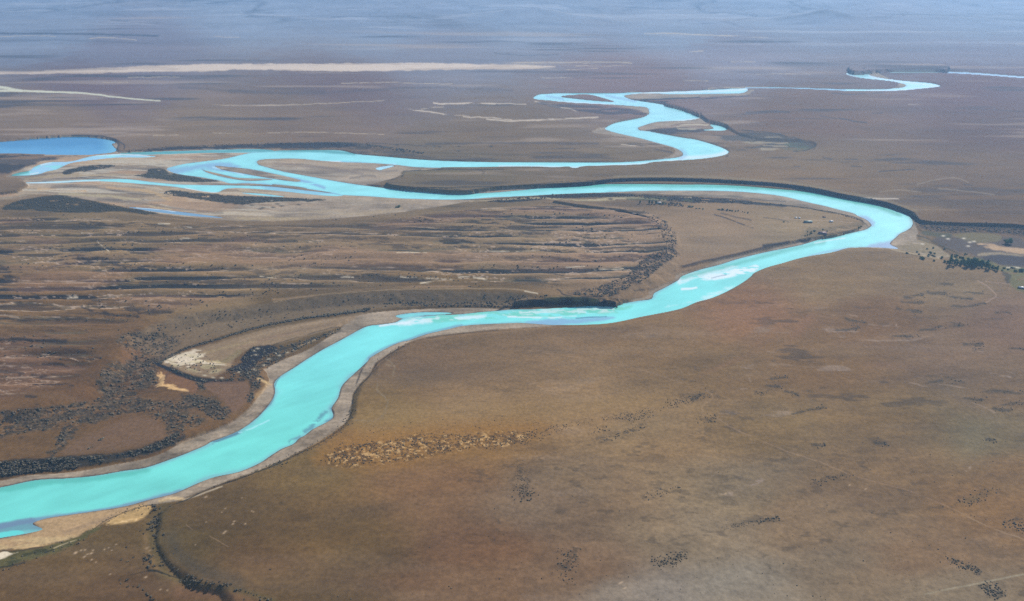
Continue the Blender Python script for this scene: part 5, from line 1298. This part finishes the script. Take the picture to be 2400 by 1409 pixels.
def house(px, py, lw, dp, hw, hr, rot, wall, roof, name, label, cat, wings=False, nwin=3):
    x, y, z = [float(v[0]) for v in surf(px, py)]
    e = bpy.data.objects.new(name, None); COL.objects.link(e)
    e.location = (x, y, z); e.rotation_euler = (0, 0, math.radians(rot))
    e['label'] = label; e['category'] = cat
    V, Q = [], []
    a, d = lw / 2, dp / 2
    box(V, Q, -a, a, -d, d, -.5, hw)
    if wings:
        box(V, Q, a * .35, a * .95, -d * 2.2, -d - .01, -.5, hw * .95)
    link('wall', np_mesh('wall', np.array(V), np.array(Q), wall, smooth_=False), e)

    def gable(a0, a1, d0, d1, h0, h1, alongx=True, t=.15):
        o = .45
        if alongx:
            m = (d0 + d1) / 2
            P = [(a0 - o, d0 - o, h0 - .2), (a1 + o, d0 - o, h0 - .2), (a1 + o, m, h1), (a0 - o, m, h1), (a0 - o, d1 + o, h0 - .2), (a1 + o, d1 + o, h0 - .2)]
        else:
            m = (a0 + a1) / 2
            P = [(a0 - o, d1 + o, h0 - .2), (a0 - o, d0 - o, h0 - .2), (m, d0 - o, h1), (m, d1 + o, h1), (a1 + o, d1 + o, h0 - .2), (a1 + o, d0 - o, h0 - .2)]
        W = P + [(p[0], p[1], p[2] + t) for p in P]
        Qs = [(6, 7, 8, 9), (9, 8, 11, 10), (0, 3, 2, 1), (3, 4, 5, 2), (0, 1, 7, 6), (4, 10, 11, 5), (1, 2, 8, 7), (2, 5, 11, 8), (0, 6, 9, 3), (3, 9, 10, 4)]
        G = [(0, 3, 4, 0)]
        return W, Qs
    W, Qs = gable(-a, a, -d, d, hw, hw + hr)
    if wings:
        W2, Q2 = gable(a * .35, a * .95, -d * 2.2, 0, hw * .95, hw * .95 + hr * .8, False)
        Qs = Qs + [tuple(i + len(W) for i in f) for f in Q2]; W = W + W2
    link('roof', np_mesh('roof', np.array(W), np.array(Qs), roof, smooth_=False), e)
    # gable ends
    V = [(-a + .02, -d, hw), (-a + .02, d, hw), (-a + .02, 0, hw + hr - .25), (a - .02, -d, hw), (a - .02, d, hw), (a - .02, 0, hw + hr - .25)]
    link('gable', np_mesh('gable', np.array(V), np.array([(0, 2, 1), (3, 4, 5)]), wall, smooth_=False), e)
    V, Q = [], []; box(V, Q, -.5, .5, -d - .06, -d + .05, 0, 2.1)
    link('door', np_mesh('door', np.array(V), np.array(Q), M_DOOR, smooth_=False), e)
    for k in range(nwin):
        cx = -a + lw * (k + .5) / nwin
        if abs(cx) < 1.2 or (wings and cx > a * .2): continue
        V, Q = [], []; box(V, Q, cx - .6, cx + .6, -d - .05, -d + .05, 1.0, 2.1)
        link('window', np_mesh('window', np.array(V), np.array(Q), M_GLASS, smooth_=False), e)


M_DOOR = plain('door_paint', (0.10, 0.07, 0.05), .6)
M_GLASS = plain('window_glass', (0.03, 0.04, 0.05), .1, spec=.6)
M_WHITE = plain('whitewash', (0.72, 0.70, 0.66), .8, .08)
M_WALL = plain('grey_wall', (0.22, 0.20, 0.19), .8, .15)
M_GREENR = plain('green_roof', (0.24, 0.33, 0.28), .5, .12, spec=.3)
M_PURP = plain('dull_red_roof', (0.20, 0.11, 0.13), .5, .2, spec=.3)
M_TIN = plain('tin_roof', (0.66, 0.66, 0.64), .4, .1, spec=.4)
M_RED = plain('rust_roof', (0.26, 0.10, 0.08), .6, .2)

hx, hy = z2(630, 356); house(hx, hy, 24, 9, 3.4, 2.2, -3, M_WALL, M_GREENR, 'barn', "long low barn with a pale green roof on the point of the bend", 'barn', nwin=5)
hx, hy = z2(920, 582); house(hx, hy, 22, 9, 3.2, 2.6, -4, M_WALL, M_PURP, 'farmhouse', "farmhouse with a dull reddish purple roof near the river bank", 'house', wings=True, nwin=4)
hx, hy = z2(1095, 345); house(hx, hy, 10, 6, 2.6, 1.6, -3, M_WHITE, M_TIN, 'shed', "larger white shed right of the green-roofed barn", 'shed', nwin=2)
hx, hy = z2(385, 270); house(hx, hy, 5, 4, 2.4, 1.0, -3, M_WHITE, M_TIN, 'shed', "small white shed at left of the pair behind the barn", 'shed', nwin=1)
hx, hy = z2(458, 275); house(hx, hy, 5, 4, 2.6, 1.2, -3, M_WHITE, M_TIN, 'shed', "small white shed at right of the pair, nearest the barn", 'shed', nwin=1)
hx, hy = z2(955, 255); house(hx, hy, 9, 4, 2.2, 1.2, -28, M_WALL, M_RED, 'shed', "small rust-red roofed shed behind the farm, set askew", 'shed', nwin=1)
hx, hy = z3(735, 262); house(hx, hy, 13, 7, 3.2, 2.2, -4, M_WHITE, M_TIN, 'house', "white house standing among the dark poplars", 'house', nwin=4)
hx, hy = z1(1935, 1240); house(hx, hy, 16, 7, 2.8, 1.8, -14, M_WALL, M_TIN, 'shed', "pale-roofed shed in the grass at the right edge of the picture", 'shed', nwin=3)

# ------------------------------------------------------------------ light, sky, air
EL, AZ = math.radians(36), math.radians(38)
from mathutils import Vector
sd = Vector((math.sin(AZ) * math.cos(EL), math.cos(AZ) * math.cos(EL), math.sin(EL)))
sun = bpy.data.objects.new('sun', bpy.data.lights.new('sun', 'SUN')); COL.objects.link(sun)
sun.data.energy = 4.7; sun.data.angle = math.radians(0.5); sun.data.color = (1.0, 0.955, 0.89)
sun.rotation_euler = sd.to_track_quat('Z', 'Y').to_euler()
sun.location = (0, 0, 1500)
w = bpy.data.worlds.new('World'); S.world = w; w.use_nodes = True
nt = w.node_tree; bg = nt.nodes['Background']
sky = nt.nodes.new('ShaderNodeTexSky'); sky.sky_type = 'NISHITA'; sky.sun_disc = False
sky.sun_elevation = EL; sky.sun_rotation = AZ; sky.altitude = 800
nt.links.new(sky.outputs['Color'], bg.inputs['Color']); bg.inputs['Strength'].default_value = 0.11

hz = bpy.data.materials.new('air'); hz.use_nodes = True
nt = hz.node_tree; nt.nodes.clear()
out = nt.nodes.new('ShaderNodeOutputMaterial'); pv = nt.nodes.new('ShaderNodeVolumePrincipled')
pv.inputs['Color'].default_value = (*HAZE_COL, 1); pv.inputs['Density'].default_value = HAZE_DEN; pv.inputs['Anisotropy'].default_value = 0.3
nt.links.new(pv.outputs['Volume'], out.inputs['Volume'])
V, Q = [], []
zmax = max(float(Hn.max()), CAMH) + 30
gx_, gy_ = unproj(np.array([-9000., 11400.]), np.array([-128., -128.]))
xm = float(max(abs(gx_))) + 500
box(V, Q, -xm, xm, -3000, float(gy_[0]) + 500, -12, zmax)
link('haze', np_mesh('haze', np.array(V), np.array(Q), hz, smooth_=False), kind='stuff', category='haze', label='thin blue air haze over the far plain')

S.view_settings.view_transform = 'Standard'; S.view_settings.look = 'None'
S.view_settings.exposure = 0.06; S.view_settings.gamma = 1.0
S.cycles.use_denoising = False; S.cycles.use_adaptive_sampling = False
S.cycles.max_bounces = 4; S.cycles.diffuse_bounces = 2; S.cycles.glossy_bounces = 2; S.cycles.volume_bounces = 1
print('done', round(time.time() - T00, 1), 'haze top', zmax)
